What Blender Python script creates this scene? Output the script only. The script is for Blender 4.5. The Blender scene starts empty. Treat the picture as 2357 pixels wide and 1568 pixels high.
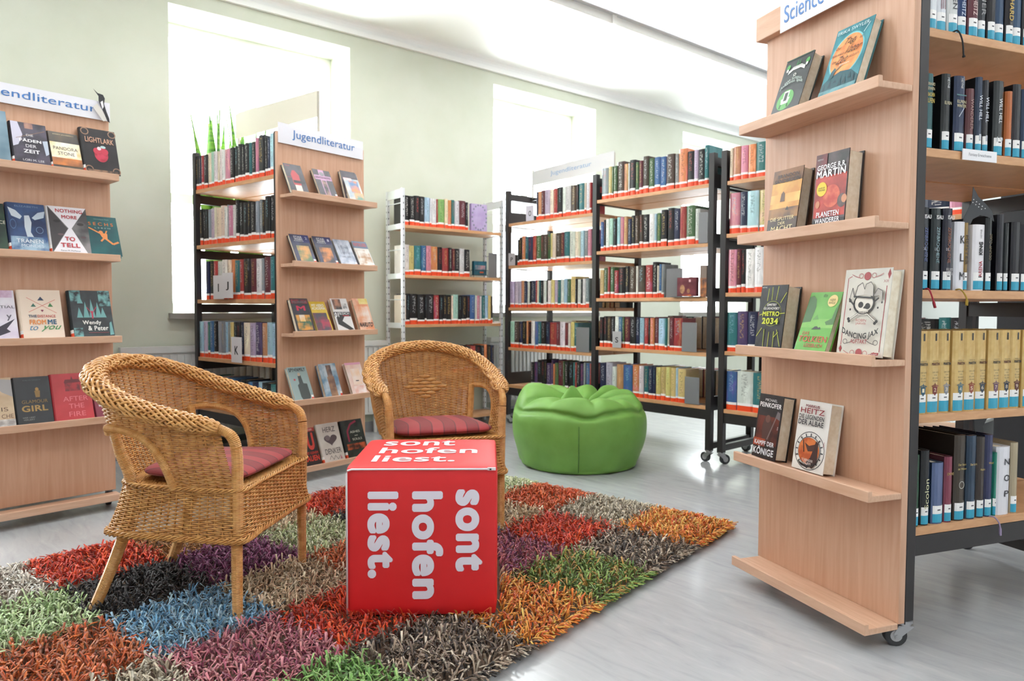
import bpy, bmesh, math, random
import numpy as np
from math import pi, sin, cos, sqrt, radians, tan, asin, atan2
from mathutils import Vector, Matrix, noise

# ---------------------------------------------------------------- camera, world, light, exposure
sc = bpy.context.scene
COL = sc.collection
cam_d = bpy.data.cameras.new('camera')
cam = bpy.data.objects.new('camera', cam_d)
COL.objects.link(cam)
sc.camera = cam
FPX = 1617.55
cam_d.sensor_width = 36.0
cam_d.lens = FPX / 2357 * 36.0
cam_d.shift_x = -1.08 / 2357
cam_d.shift_y = (776.57 - 784) / 2357
cam_d.clip_start = 0.05
cam.matrix_world = Matrix.Translation((0, 0, 1.0)) @ Matrix.Rotation(pi / 2 - 0.042, 4, 'X') @ Matrix.Rotation(0.0038, 4, 'Z')
cam_d.dof.use_dof = True
cam_d.dof.focus_distance = 2.25
cam_d.dof.aperture_fstop = 4.5

sc.view_settings.view_transform = 'Standard'
sc.view_settings.look = 'None'
sc.view_settings.gamma = 1.0
sc.view_settings.use_curve_mapping = False
sc.view_settings.exposure = 0.62
sc.cycles.use_denoising = True
sc.cycles.max_bounces = 8
sc.cycles.diffuse_bounces = 5
sc.cycles.glossy_bounces = 3
sc.cycles.transmission_bounces = 4
sc.cycles.transparent_max_bounces = 8
sc.cycles.caustics_reflective = False
sc.cycles.caustics_refractive = False
sc.cycles.sample_clamp_indirect = 6.0

WALL_ANG = 38.4
WD = Vector((cos(radians(WALL_ANG)), sin(radians(WALL_ANG)), 0))      # along the window wall
WN = Vector((-WD.y, WD.x, 0))                                         # out through the window wall
W0 = Vector((-1.057, 5.706, 0))
CEIL = 3.215

world = bpy.data.worlds.new('daylight')
sc.world = world
world.use_nodes = True
nt = world.node_tree
nt.nodes.clear()
wo = nt.nodes.new('ShaderNodeOutputWorld')
bg = nt.nodes.new('ShaderNodeBackground')
tc = nt.nodes.new('ShaderNodeTexCoord')
dot = nt.nodes.new('ShaderNodeVectorMath'); dot.operation = 'DOT_PRODUCT'
dot.inputs[1].default_value = (WN.x, WN.y, 0)
ramp = nt.nodes.new('ShaderNodeValToRGB')
mr = nt.nodes.new('ShaderNodeMapRange')
mr.inputs[1].default_value = -1; mr.inputs[2].default_value = 1
nt.links.new(tc.outputs['Generated'], dot.inputs[0])
nt.links.new(dot.outputs['Value'], mr.inputs[0])
nt.links.new(mr.outputs[0], ramp.inputs[0])
WORLD = [(0.0, (0.40, 0.43, 0.48)), (0.3, (0.40, 0.43, 0.48)), (0.5, (1.0, 1.05, 1.12)), (0.62, (12.4, 13.0, 13.8)), (1.0, (17.6, 18.4, 19.4))]
for i, (p, c) in enumerate(WORLD):
    e = ramp.color_ramp.elements[i] if i < 2 else ramp.color_ramp.elements.new(p)
    e.position = p; e.color = (*c, 1)
nt.links.new(ramp.outputs[0], bg.inputs[0])
bg.inputs[1].default_value = 1.0
nt.links.new(bg.outputs[0], wo.inputs[0])

# added ceiling fill: one row at the trunking, two unseen, shining down and up
def ceiling_fill(x, y, length, watts, up):
    d = bpy.data.lights.new('ceiling_fill_light', 'AREA'); d.shape = 'RECTANGLE'; d.size = length; d.size_y = 0.1; d.energy = watts; d.color = (0.97, 0.985, 1.0)
    o = bpy.data.objects.new('ceiling_fill_light', d); COL.objects.link(o)
    o.location = (x, y, 3.13 if up else 3.02); o.rotation_euler = (pi if up else 0, 0, radians(WALL_ANG))
for d_, dn_, up_ in ((-1.5, 26, 55), (-3.9, 22, 22), (-6.0, 30, 20)):
    c_ = W0 + WD * 0.65 + WN * d_
    ceiling_fill(c_.x, c_.y, 7.4, dn_, False); ceiling_fill(c_.x, c_.y, 7.4, up_, True)

# ---------------------------------------------------------------- helpers
random.seed(7)
RNG = np.random.default_rng(11)

def hexc(h):
    h = h.lstrip('#')
    return tuple((v / 12.92 if v <= 0.04045 else ((v + 0.055) / 1.055) ** 2.4) for v in (int(h[i:i + 2], 16) / 255 for i in (0, 2, 4)))

MATS = {}
def mat(name, col='#808080', rough=0.5, metal=0.0, spec=0.5, coat=0.0, sheen=0.0):
    if name in MATS: return MATS[name]
    m = bpy.data.materials.new(name); m.use_nodes = True
    b = m.node_tree.nodes['Principled BSDF']
    c = hexc(col) if isinstance(col, str) else col
    b.inputs['Base Color'].default_value = (*c, 1)
    b.inputs['Roughness'].default_value = rough
    b.inputs['Metallic'].default_value = metal
    b.inputs['Specular IOR Level'].default_value = spec
    b.inputs['Coat Weight'].default_value = coat
    b.inputs['Sheen Weight'].default_value = sheen
    m.diffuse_color = (*c, 1)
    MATS[name] = m
    return m

def nodes(m):
    t = m.node_tree
    return t, t.nodes, t.links, t.nodes['Principled BSDF']

def noise_mix(m, c1, c2, scale=(1, 1, 1), nscale=5.0, lo=0.35, hi=0.65, detail=4, coord='Object', bump=0.0, dist=0.0):
    t, n, l, b = nodes(m)
    tcn = n.new('ShaderNodeTexCoord'); mp = n.new('ShaderNodeMapping'); mp.inputs['Scale'].default_value = scale
    nz = n.new('ShaderNodeTexNoise'); nz.inputs['Scale'].default_value = nscale; nz.inputs['Detail'].default_value = detail
    nz.inputs['Distortion'].default_value = dist
    rp = n.new('ShaderNodeValToRGB')
    rp.color_ramp.elements[0].position = lo; rp.color_ramp.elements[1].position = hi
    rp.color_ramp.elements[0].color = (*hexc(c1), 1); rp.color_ramp.elements[1].color = (*hexc(c2), 1)
    l.new(tcn.outputs[coord], mp.inputs[0]); l.new(mp.outputs[0], nz.inputs['Vector']); l.new(nz.outputs['Fac'], rp.inputs[0])
    l.new(rp.outputs[0], b.inputs['Base Color'])
    if bump:
        bp = n.new('ShaderNodeBump'); bp.inputs['Strength'].default_value = bump; bp.inputs['Distance'].default_value = 0.002
        l.new(nz.outputs['Fac'], bp.inputs['Height']); l.new(bp.outputs[0], b.inputs['Normal'])
    return m

def flat(col, rough=0.4):
    return mat('ink_' + col.lstrip('#'), col, rough)

def mixed(c1, c2, s=8.0, rough=0.35):
    k = 'print_%s_%s_%g' % (c1[1:], c2[1:], s)
    if k in MATS: return MATS[k]
    return noise_mix(mat(k, c1, rough), c1, c2, (1, 1, 1), s * 3, 0.38, 0.62, 3)

class MB:
    """collects polygons; build() links them as one mesh object"""
    def __init__(s): s.v = []; s.f = []; s.mi = []; s.m = []
    def slot(s, m):
        if m not in s.m: s.m.append(m)
        return s.m.index(m)
    def add(s, vs, fs, m):
        o = len(s.v); k = s.slot(m)
        s.v += [tuple(v) for v in vs]
        for f in fs: s.f.append([i + o for i in f]); s.mi.append(k)
    def box(s, x0, y0, z0, x1, y1, z1, m):
        v = [(x0, y0, z0), (x1, y0, z0), (x1, y1, z0), (x0, y1, z0), (x0, y0, z1), (x1, y0, z1), (x1, y1, z1), (x0, y1, z1)]
        s.add(v, [(0, 3, 2, 1), (4, 5, 6, 7), (0, 1, 5, 4), (1, 2, 6, 5), (2, 3, 7, 6), (3, 0, 4, 7)], m)
    def prism(s, poly, axis, a, b, m):
        """extrude a 2-D polygon along axis 'x','y' or 'z' between a and b"""
        n = len(poly)
        def P(q, t):
            return (t, q[0], q[1]) if axis == 'x' else (q[0], t, q[1]) if axis == 'y' else (q[0], q[1], t)
        v = [P(q, a) for q in poly] + [P(q, b) for q in poly]
        f = [list(range(n))[::-1], [n + i for i in range(n)]] + [(i, (i + 1) % n, n + (i + 1) % n, n + i) for i in range(n)]
        s.add(v, f, m)
    def tube(s, pts, r, n, m, caps=True, closed=False, flatten=None):
        pts = np.asarray(pts, float); k = len(pts)
        if k < 2: return
        if closed: T = np.roll(pts, -1, 0) - np.roll(pts, 1, 0)
        else: T = np.gradient(pts, axis=0)
        T /= np.linalg.norm(T, axis=1)[:, None] + 1e-12
        up = np.array([0, 0, 1.0])
        A = np.cross(T, up); L = np.linalg.norm(A, axis=1)
        A[L < 0.15] = np.cross(T[L < 0.15], np.array([1.0, 0, 0]))
        A /= np.linalg.norm(A, axis=1)[:, None]
        B = np.cross(A, T)
        rr = np.broadcast_to(np.asarray(r, float), (k,))
        th = np.arange(n) * 2 * pi / n
        V = pts[:, None] + rr[:, None, None] * (np.cos(th)[None, :, None] * A[:, None] + np.sin(th)[None, :, None] * B[:, None])
        fs = []
        for i in range(k if closed else k - 1):
            j = (i + 1) % k
            for a in range(n):
                b = (a + 1) % n
                fs.append((i * n + a, i * n + b, j * n + b, j * n + a))
        if caps and not closed:
            fs.append(list(range(n))[::-1]); fs.append([(k - 1) * n + i for i in range(n)])
        s.add(V.reshape(-1, 3), fs, m)
    def build(s, name, parent=None, smooth=False, bevel=0.0, seg=2):
        me = bpy.data.meshes.new(name)
        me.from_pydata(s.v, [], s.f)
        for m in s.m: me.materials.append(m)
        me.polygons.foreach_set('material_index', s.mi)
        if smooth: me.polygons.foreach_set('use_smooth', [True] * len(s.f))
        me.update()
        return put(name, me, parent, bevel, seg)

def put(name, me, parent=None, bevel=0.0, seg=2):
    o = bpy.data.objects.new(name, me); COL.objects.link(o)
    if parent is not None: o.parent = parent
    if bevel:
        b = o.modifiers.new('edge', 'BEVEL'); b.width = bevel; b.segments = seg; b.limit_method = 'ANGLE'; b.angle_limit = radians(40)
    return o

def tag(o, label=None, cat=None, group=None, kind=None):
    if label: o['label'] = label
    if cat: o['category'] = cat
    if group: o['group'] = group
    if kind: o['kind'] = kind
    return o

def thing(name, label, cat, loc=(0, 0, 0), rz=0.0, group=None):
    o = bpy.data.objects.new(name, None); COL.objects.link(o)
    o.empty_display_size = 0.1
    o.location = loc; o.rotation_euler = (0, 0, rz)
    return tag(o, label, cat, group)

def dup(root, loc, rz, label, group=None):
    r = root.copy(); COL.objects.link(r); r.location = loc; r.rotation_euler = (0, 0, rz)
    r['label'] = label
    if group: r['group'] = group
    for ch in list(root.children):
        c = ch.copy(); COL.objects.link(c); c.parent = r
        for g in ch.children:
            d = g.copy(); COL.objects.link(d); d.parent = c
    return r

class Fr:
    """a unit's own frame: x along its front (left to right as seen), y into depth"""
    def __init__(s, o, deg):
        s.o = Vector((o[0], o[1], 0)); s.a = radians(deg)
        s.x = Vector((cos(s.a), sin(s.a), 0)); s.y = Vector((-sin(s.a), cos(s.a), 0))
    def p(s, x, y, z=0.0): return s.o + s.x * x + s.y * y + Vector((0, 0, z))

# ---------- lettering
_TXT = {}
def glyphs(t, bold=0.0):
    """outline of a text in a unit box; weight is added by overlapping copies shifted by BOLD em"""
    k = (t, bold)
    if k not in _TXT:
        cu = bpy.data.curves.new('lettering', 'FONT'); cu.body = t; cu.resolution_u = 5 if bold < 0.021 or (bold > 0.0221 and len(t) > 6) else 8
        cu.space_character = 1.0 + 2.4 * bold
        ob = bpy.data.objects.new('lettering', cu); COL.objects.link(ob)
        dg = bpy.context.evaluated_depsgraph_get()
        me = bpy.data.meshes.new_from_object(ob.evaluated_get(dg))
        V = np.array([v.co[:2] for v in me.vertices]) if len(me.vertices) else np.zeros((1, 2))
        F = [list(p.vertices) for p in me.polygons]
        bpy.data.objects.remove(ob); bpy.data.curves.remove(cu); bpy.data.meshes.remove(me)
        if bold > 0:
            n_ = 4 if bold < 0.021 or (bold > 0.0221 and len(t) > 6) else 12
            sh = [(0, 0)] + [(bold * cos(i / n_ * 2 * pi + 0.785), bold * sin(i / n_ * 2 * pi + 0.785)) for i in range(n_)]
            m_ = len(V); V = np.vstack([V + np.array(d) for d in sh]); F = [[i + q * m_ for i in f] for q in range(len(sh)) for f in F]
        else: m_ = len(V)
        lo, hi = V.min(0), V.max(0)
        _TXT[k] = ((V - lo) / np.maximum(hi - lo, 1e-6), F, np.arange(len(V)) // m_)
    return _TXT[k]

def text_into(mb, t, cx, cz, w, h, col, W, H, y, bold=0.0, rot=0, arc=0.0, slant=0.0):
    """text fitted into a w x h box centred at (cx, cz); all in units of the face W x H, drawn in the plane y"""
    V, F, layer = glyphs(t, bold)
    u = (V[:, 0] - 0.5); v = (V[:, 1] - 0.5)
    u = u + slant * v
    lw, lh = (w * W, h * H)
    X, Z = u * lw, v * lh
    if arc: Z = Z + arc * H * (1 - (2 * u) ** 2)
    if rot:
        a = radians(rot); X, Z = X * cos(a) - Z * sin(a), X * sin(a) + Z * cos(a)
    mb.add(np.stack([X + cx * W, y - 4e-5 * layer, Z + cz * H], 1), F, flat(col))
# ---------------------------------------------------------------- materials
def wood(name, c1, c2, scale, rough=0.42):
    if name in MATS: return MATS[name]
    m = mat(name, c1, rough)
    t, n, l, b = nodes(m)
    tcn = n.new('ShaderNodeTexCoord'); mp = n.new('ShaderNodeMapping'); mp.inputs['Scale'].default_value = scale
    a = n.new('ShaderNodeTexNoise'); a.inputs['Scale'].default_value = 1.0; a.inputs['Detail'].default_value = 6; a.inputs['Distortion'].default_value = 0.6
    r = n.new('ShaderNodeValToRGB'); r.color_ramp.elements[0].position = 0.3; r.color_ramp.elements[1].position = 0.7
    r.color_ramp.elements[0].color = (*hexc(c1), 1); r.color_ramp.elements[1].color = (*hexc(c2), 1)
    l.new(tcn.outputs['Object'], mp.inputs[0]); l.new(mp.outputs[0], a.inputs['Vector']); l.new(a.outputs['Fac'], r.inputs[0])
    l.new(r.outputs[0], b.inputs['Base Color'])
    return m
BEECH_V = wood('beech_veneer_upright', '#c3977a', '#d0a68b', (70, 70, 3))
BEECH_L = wood('beech_solid_lengthwise', '#c99f82', '#d8b297', (7, 90, 45), 0.5)
BEECH_S = wood('beech_shelf_board', '#bd8c61', '#cf9f74', (14, 14, 60))
BLACK = mat('black_powder_coat', '#262223', 0.42)
STEEL = mat('galvanised_steel', '#b9babd', 0.35, 0.9)
ALU = mat('silver_lacquered_steel', '#dadde0', 0.4, 0.2)
GREYM = mat('grey_sheet_metal', '#77777a', 0.45)
RUBBER = mat('caster_rubber', '#3a3b3d', 0.6)
WHITE = mat('white_paper', '#f0eff2', 0.5)
PAGES = noise_mix(mat('book_pages', '#d9c9ae', 0.8), '#e2d3b8', '#f3e9d6', (1, 1, 1), 60, 0.3, 0.7)
# page edges run as fine lines
LABW = mat('label_white', '#f3f1ef', 0.35)
LABR = mat('label_orange_red', '#e04a22', 0.35)
LABB = mat('label_blue', '#2f9ab8', 0.35)

def book_material(name, spine, source):
    m = mat(name, '#404040', 0.32, spec=0.4, coat=0.08)
    t, n, l, b = nodes(m)
    at = n.new('ShaderNodeAttribute'); at.attribute_type = source; at.attribute_name = 'color' if source == 'OBJECT' else 'cover_colour'
    col = at.outputs['Color']
    if source == 'OBJECT':
        oi = n.new('ShaderNodeObjectInfo'); rnd = oi.outputs['Random']
    else:
        ar = n.new('ShaderNodeAttribute'); ar.attribute_name = 'cover_random'; rnd = ar.outputs['Fac']
    if source == 'OBJECT':
        tcn = n.new('ShaderNodeTexCoord'); pos = tcn.outputs['Object']
    else:
        au = n.new('ShaderNodeAttribute'); au.attribute_name = 'cover_place'; pos = au.outputs['Vector']
    sh = n.new('ShaderNodeVectorMath'); sh.operation = 'MULTIPLY_ADD'
    sh.inputs[1].default_value = (1, 1, 1)
    cr = n.new('ShaderNodeCombineXYZ')
    mul = n.new('ShaderNodeMath'); mul.operation = 'MULTIPLY'; mul.inputs[1].default_value = 91.7
    l.new(rnd, mul.inputs[0]); l.new(mul.outputs[0], cr.inputs[0]); l.new(mul.outputs[0], cr.inputs[2])
    l.new(pos, sh.inputs[0]); l.new(cr.outputs[0], sh.inputs[2])
    # broad printed artwork in a second colour
    nz = n.new('ShaderNodeTexNoise'); nz.inputs['Scale'].default_value = 2.2; nz.inputs['Detail'].default_value = 3
    l.new(sh.outputs[0], nz.inputs['Vector'])
    hs = n.new('ShaderNodeHueSaturation'); hs.inputs['Value'].default_value = 1.6; hs.inputs['Saturation'].default_value = 0.85
    hm = n.new('ShaderNodeMapRange'); hm.inputs[3].default_value = 0.42; hm.inputs[4].default_value = 0.58
    l.new(rnd, hm.inputs[0]); l.new(hm.outputs[0], hs.inputs['Hue']); l.new(col, hs.inputs['Color'])
    r1 = n.new('ShaderNodeMapRange'); r1.inputs[1].default_value = 0.52; r1.inputs[2].default_value = 0.68; r1.inputs[4].default_value = 0.6
    l.new(nz.outputs['Fac'], r1.inputs[0])
    mx = n.new('ShaderNodeMix'); mx.data_type = 'RGBA'
    l.new(r1.outputs[0], mx.inputs[0]); l.new(col, mx.inputs[6]); l.new(hs.outputs[0], mx.inputs[7])
    out = mx.outputs[2]
    if spine:
        # a printed title along the spine, illegible at this size
        sx = n.new('ShaderNodeSeparateXYZ'); l.new(pos, sx.inputs[0])
        mp = n.new('ShaderNodeMapping'); mp.inputs['Scale'].default_value = (4.5, 0.2, 34)
        l.new(sh.outputs[0], mp.inputs[0])
        n2 = n.new('ShaderNodeTexNoise'); n2.inputs['Scale'].default_value = 1.0; n2.inputs['Detail'].default_value = 2
        l.new(mp.outputs[0], n2.inputs['Vector'])
        g = n.new('ShaderNodeMath'); g.operation = 'GREATER_THAN'; g.inputs[1].default_value = 0.53
        l.new(n2.outputs['Fac'], g.inputs[0])
        ax = n.new('ShaderNodeMath'); ax.operation = 'SUBTRACT'; ax.inputs[1].default_value = 0.5; l.new(sx.outputs[0], ax.inputs[0])
        ab = n.new('ShaderNodeMath'); ab.operation = 'ABSOLUTE'; l.new(ax.outputs[0], ab.inputs[0])
        lt = n.new('ShaderNodeMath'); lt.operation = 'LESS_THAN'; lt.inputs[1].default_value = 0.2; l.new(ab.outputs[0], lt.inputs[0])
        # title stretch: between random heights
        za = n.new('ShaderNodeMapRange'); za.inputs[3].default_value = 0.24; za.inputs[4].default_value = 0.5; l.new(rnd, za.inputs[0])
        gz = n.new('ShaderNodeMath'); gz.operation = 'GREATER_THAN'; l.new(sx.outputs[2], gz.inputs[0]); l.new(za.outputs[0], gz.inputs[1])
        lz = n.new('ShaderNodeMath'); lz.operation = 'LESS_THAN'; lz.inputs[1].default_value = 0.93; l.new(sx.outputs[2], lz.inputs[0])
        m1 = n.new('ShaderNodeMath'); m1.operation = 'MULTIPLY'; l.new(g.outputs[0], m1.inputs[0]); l.new(lt.outputs[0], m1.inputs[1])
        m2 = n.new('ShaderNodeMath'); m2.operation = 'MULTIPLY'; l.new(gz.outputs[0], m2.inputs[0]); l.new(lz.outputs[0], m2.inputs[1])
        m3 = n.new('ShaderNodeMath'); m3.operation = 'MULTIPLY'; l.new(m1.outputs[0], m3.inputs[0]); l.new(m2.outputs[0], m3.inputs[1])
        m4 = n.new('ShaderNodeMath'); m4.operation = 'MULTIPLY'; m4.inputs[1].default_value = 0.42; l.new(m3.outputs[0], m4.inputs[0])
        bw = n.new('ShaderNodeRGBToBW'); l.new(col, bw.inputs[0])
        dk = n.new('ShaderNodeMath'); dk.operation = 'GREATER_THAN'; dk.inputs[1].default_value = 0.28; l.new(bw.outputs[0], dk.inputs[0])
        tr = n.new('ShaderNodeValToRGB'); tr.color_ramp.interpolation = 'CONSTANT'
        els = [(0, '#e8e4dc'), (0.3, '#cfae6a'), (0.5, '#d8d8dc'), (0.72, '#c2504a'), (0.85, '#8fb8c4')]
        for i, (p, c) in enumerate(els):
            e = tr.color_ramp.elements[i] if i < 2 else tr.color_ramp.elements.new(p)
            e.position = p; e.color = (*hexc(c), 1)
        l.new(rnd, tr.inputs[0])
        td = n.new('ShaderNodeMix'); td.data_type = 'RGBA'
        l.new(dk.outputs[0], td.inputs[0]); l.new(tr.outputs[0], td.inputs[6]); td.inputs[7].default_value = (*hexc('#2e2a30'), 1)
        fx = n.new('ShaderNodeMix'); fx.data_type = 'RGBA'
        l.new(m4.outputs[0], fx.inputs[0]); l.new(out, fx.inputs[6]); l.new(td.outputs[2], fx.inputs[7])
        out = fx.outputs[2]
    l.new(out, b.inputs['Base Color'])
    return m
BK_COVER = book_material('book_cover', False, 'OBJECT')
BK_SPINE = book_material('book_spine', True, 'OBJECT')
BS_COVER = book_material('book_cover_in_row', False, 'GEOMETRY')
BS_SPINE = book_material('book_spine_in_row', True, 'GEOMETRY')

def book_geo(l0=0.095, l1=0.165, tx=0.09):
    """unit book: x thickness, y depth (spine at y=0), z height. slots 0 cover 1 spine 2 pages 3 label top 4 label bottom"""
    v, f, mi = [], [], []
    def q(pts, s):
        o = len(v); v.extend(pts); f.append([o + i for i in range(len(pts))]); mi.append(s)
    arc = [(0.0, 0.055), (0.14, 0.022), (0.34, 0.004), (0.66, 0.004), (0.86, 0.022), (1.0, 0.055)]
    zs = [0.0] + ([l0, l1] if l0 else []) + [1.0]
    sl = ([4, 3] if l0 else []) + [1]
    for i in range(5):
        (xa, ya), (xb, yb) = arc[i], arc[i + 1]
        for k in range(len(zs) - 1):
            q([(xa, ya, zs[k]), (xb, yb, zs[k]), (xb, yb, zs[k + 1]), (xa, ya, zs[k + 1])], sl[k])
        q([(xa, ya, 1), (xb, yb, 1), (min(max(xb, tx), 1 - tx), 0.09, 1), (min(max(xa, tx), 1 - tx), 0.09, 1)], 0)
        q([(xa, ya, 0), (min(max(xa, tx), 1 - tx), 0.09, 0), (min(max(xb, tx), 1 - tx), 0.09, 0), (xb, yb, 0)], 0)
    for (x0, x1) in ((0, tx), (1 - tx, 1)):
        out, inn = (x0, x1) if x0 == 0 else (x1, x0)
        a = [(out, 0.055, 0), (out, 1, 0), (out, 1, 1), (out, 0.055, 1)]
        b = [(inn, 0.09, 0), (inn, 1, 0), (inn, 1, 1), (inn, 0.09, 1)]
        q(a[::-1] if out == 0 else a, 0); q(b if out == 0 else b[::-1], 0)
        q([(out, 1, 0), (inn, 1, 0), (inn, 1, 1), (out, 1, 1)] if out else [(inn, 1, 0), (out, 1, 0), (out, 1, 1), (inn, 1, 1)], 0)
        q([(out, 0.055, 1), (out, 1, 1), (inn, 1, 1), (inn, 0.09, 1)] if out else [(out, 0.055, 1), (inn, 0.09, 1), (inn, 1, 1), (out, 1, 1)], 0)
    p, r = tx, 1 - tx
    q([(p, 0.08, .975), (r, 0.08, .975), (r, .96, .975), (p, .96, .975)], 2)
    q([(p, 0.08, .02), (p, .96, .02), (r, .96, .02), (r, 0.08, .02)], 2)
    q([(r, .96, .02), (p, .96, .02), (p, .96, .975), (r, .96, .975)], 2)
    return v, f, mi

def book_mesh(name, low, l0=0.095, l1=0.165):
    v, f, mi = book_geo(l0, l1)
    me = bpy.data.meshes.new(name); me.from_pydata(v, [], f)
    for m in (BK_COVER, BK_SPINE, PAGES, LABW, low): me.materials.append(m)
    me.polygons.foreach_set('material_index', mi); me.update()
    return me
ME_RED = [book_mesh('library_book', LABR, a_, b_) for a_, b_ in ((0.12, 0.175), (0.105, 0.155), (0.135, 0.2))]
ME_PLAIN = book_mesh('library_book', LABR, 0)

PAL = {  # letter: (colour, word)
 'k': ('#1d1b1e', 'black'), 'n': ('#20294a', 'navy'), 'w': ('#dcdad6', 'white'), 'g': ('#7f868c', 'grey'), 'r': ('#a92b2c', 'red'),
 'o': ('#d9803c', 'orange'), 'y': ('#d3bd6a', 'yellow'), 'l': ('#9cc6d6', 'light blue'), 't': ('#1f6e70', 'teal'), 'e': ('#43673a', 'green'),
 'p': ('#c9788f', 'pink'), 'v': ('#4a3560', 'violet'), 'b': ('#2f639a', 'blue'), 'c': ('#e3d2b4', 'cream'), 'm': ('#641c2a', 'maroon'),
 'd': ('#4b3a2e', 'dark brown'), 'x': ('#c98a58', 'tan'), 'q': ('#bfadc8', 'lilac'), 'z': ('#8a8f94', 'grey'), 'f': ('#a8d3c0', 'mint'), 'j': ('#7cb356', 'bright green')}
ORD = ['first', 'second', 'third', 'fourth', 'fifth', 'sixth', 'seventh', 'eighth', 'ninth', 'tenth', 'eleventh', 'twelfth', 'thirteenth', 'fourteenth', 'fifteenth', 'sixteenth',
       'seventeenth', 'eighteenth', 'nineteenth', 'twentieth', 'twenty-first', 'twenty-second', 'twenty-third', 'twenty-fourth', 'twenty-fifth', 'twenty-sixth', 'twenty-seventh', 'twenty-eighth']
SHELF = ['top', 'second', 'third', 'fourth', 'lowest']

def parse(tokens):
    out = []
    for t in tokens.split():
        c = t[0]; d = t[1:]; hm = 0
        if d.endswith('+'): hm, d = 1, d[:-1]
        elif d.endswith('-'): hm, d = -1, d[:-1]
        out.append((c, float(d or 2), hm))
    return out

def run_slots(tokens, total, h):
    T = parse(tokens); s = sum(t[1] for t in T); x = 0.0
    for i, (c, w, hm) in enumerate(T):
        t = w / s * total
        yield i, c, x, t * 0.97, h * (1 + 0.09 * hm) + random.uniform(-0.006, 0.005)
        x += t

def jig(c, a=0.16):
    b = hexc(PAL[c][0]); k = random.uniform(1 - a, 1 + a) * 0.92; g_ = sum(b) / 3; b = [g_ + (v - g_) * 0.85 for v in b]
    return tuple(min(1, v * k * random.uniform(0.93, 1.07)) for v in b)

def run_books(start, along, outward, z, total, h, depth, tokens, where, group):
    """countable books in a row; start is the left end as seen from the spine side"""
    rz = atan2(along.y, along.x)
    for i, c, x, t, hh in run_slots(tokens, total, h):
        me = random.choice(ME_RED)
        o = bpy.data.objects.new('library_book', me); COL.objects.link(o)
        d = depth * random.uniform(0.93, 1.0)
        p = start + along * x - outward * random.uniform(0.0, 0.008)
        o.location = (p.x, p.y, z); o.rotation_euler = (0, 0, rz); o.scale = (t, d, hh)
        o.color = (*jig(c), 1)
        tag(o, '%s book, %s from the left on the %s' % (PAL[c][1], ORD[i], where), 'book', group)

class Mass:
    """rows beyond the three hundred largest books, gathered into one object"""
    def __init__(s): s.v = []; s.f = []; s.mi = []; s.c = []; s.r = []; s.p = []
    def run(s, start, along, outward, z, total, h, depth, tokens):
        for i, c, x, t, hh in run_slots(tokens, total, h):
            l0, l1 = random.choice(((0.12, 0.175), (0.105, 0.155), (0.135, 0.2)))
            v, f, mi = book_geo(l0, l1); o = len(s.v)
            d = depth * random.uniform(0.93, 1.0); p = start + along * x - outward * random.uniform(0, 0.008)
            for a in v:
                w = p + along * (a[0] * t) - outward * (a[1] * d)
                s.v.append((w.x, w.y, z + a[2] * hh)); s.p.append(a)
            s.f += [[k + o for k in q] for q in f]; s.mi += mi
            s.c += [(*jig(c), 1)] * len(v); s.r += [random.random()] * len(v)
    def build(s, name):
        me = bpy.data.meshes.new(name); me.from_pydata(s.v, [], s.f)
        for m in (BS_COVER, BS_SPINE, PAGES, LABW, LABR): me.materials.append(m)
        me.polygons.foreach_set('material_index', s.mi)
        a = me.attributes.new('cover_colour', 'FLOAT_COLOR', 'POINT'); a.data.foreach_set('color', np.array(s.c, np.float32).ravel())
        a = me.attributes.new('cover_random', 'FLOAT', 'POINT'); a.data.foreach_set('value', np.array(s.r, np.float32))
        a = me.attributes.new('cover_place', 'FLOAT_VECTOR', 'POINT'); a.data.foreach_set('vector', np.array(s.p, np.float32).ravel())
        me.update()
        return put(name, me)
MASS = Mass()
# ---------------------------------------------------------------- the room
def struct(o): o['kind'] = 'structure'; return o
WF = Fr((W0.x, W0.y), WALL_ANG)

FLOOR = mat('grey_linoleum', '#a3a4a6', 0.2, spec=0.55)
t, n, l, b = nodes(FLOOR)
tcn = n.new('ShaderNodeTexCoord'); mp = n.new('ShaderNodeMapping'); mp.inputs['Rotation'].default_value = (0, 0, radians(48.6)); mp.inputs['Scale'].default_value = (1, 1, 1)
mp2 = n.new('ShaderNodeMapping'); mp2.inputs['Scale'].default_value = (5.0, 24, 1)
nz = n.new('ShaderNodeTexNoise'); nz.inputs['Scale'].default_value = 1.0; nz.inputs['Detail'].default_value = 7; nz.inputs['Roughness'].default_value = 0.62; nz.inputs['Distortion'].default_value = 0.7
rp = n.new('ShaderNodeValToRGB')
for i, (p, c) in enumerate([(0.25, '#a3a6a9'), (0.45, '#b1b3b5'), (0.58, '#b5b7b9'), (0.76, '#c3c3c2')]):
    e = rp.color_ramp.elements[i] if i < 2 else rp.color_ramp.elements.new(p)
    e.position = p; e.color = (*hexc(c), 1)
l.new(tcn.outputs['Object'], mp.inputs[0]); l.new(mp.outputs[0], mp2.inputs[0]); l.new(mp2.outputs[0], nz.inputs['Vector']); l.new(nz.outputs['Fac'], rp.inputs[0]); l.new(rp.outputs[0], b.inputs['Base Color'])

WALLM = noise_mix(mat('pale_green_plaster', '#c9ccbd', 0.85), '#c5c9b8', '#cdd0c2', (1, 1, 1), 3.0, 0.3, 0.7, 5, bump=0.15)
INNER = mat('white_plaster', '#e2e3e2', 0.85)
CEILM = mat('white_ceiling_paint', '#f2f2f1', 0.9)
TRIMM = mat('white_gloss_paint', '#f0f0ec', 0.45)

wp = lambda t_, d, z: WF.p(t_, d, z)
def wpoly(mb, pts, m): mb.add([wp(*p) for p in pts], [list(range(len(pts)))], m)

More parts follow.
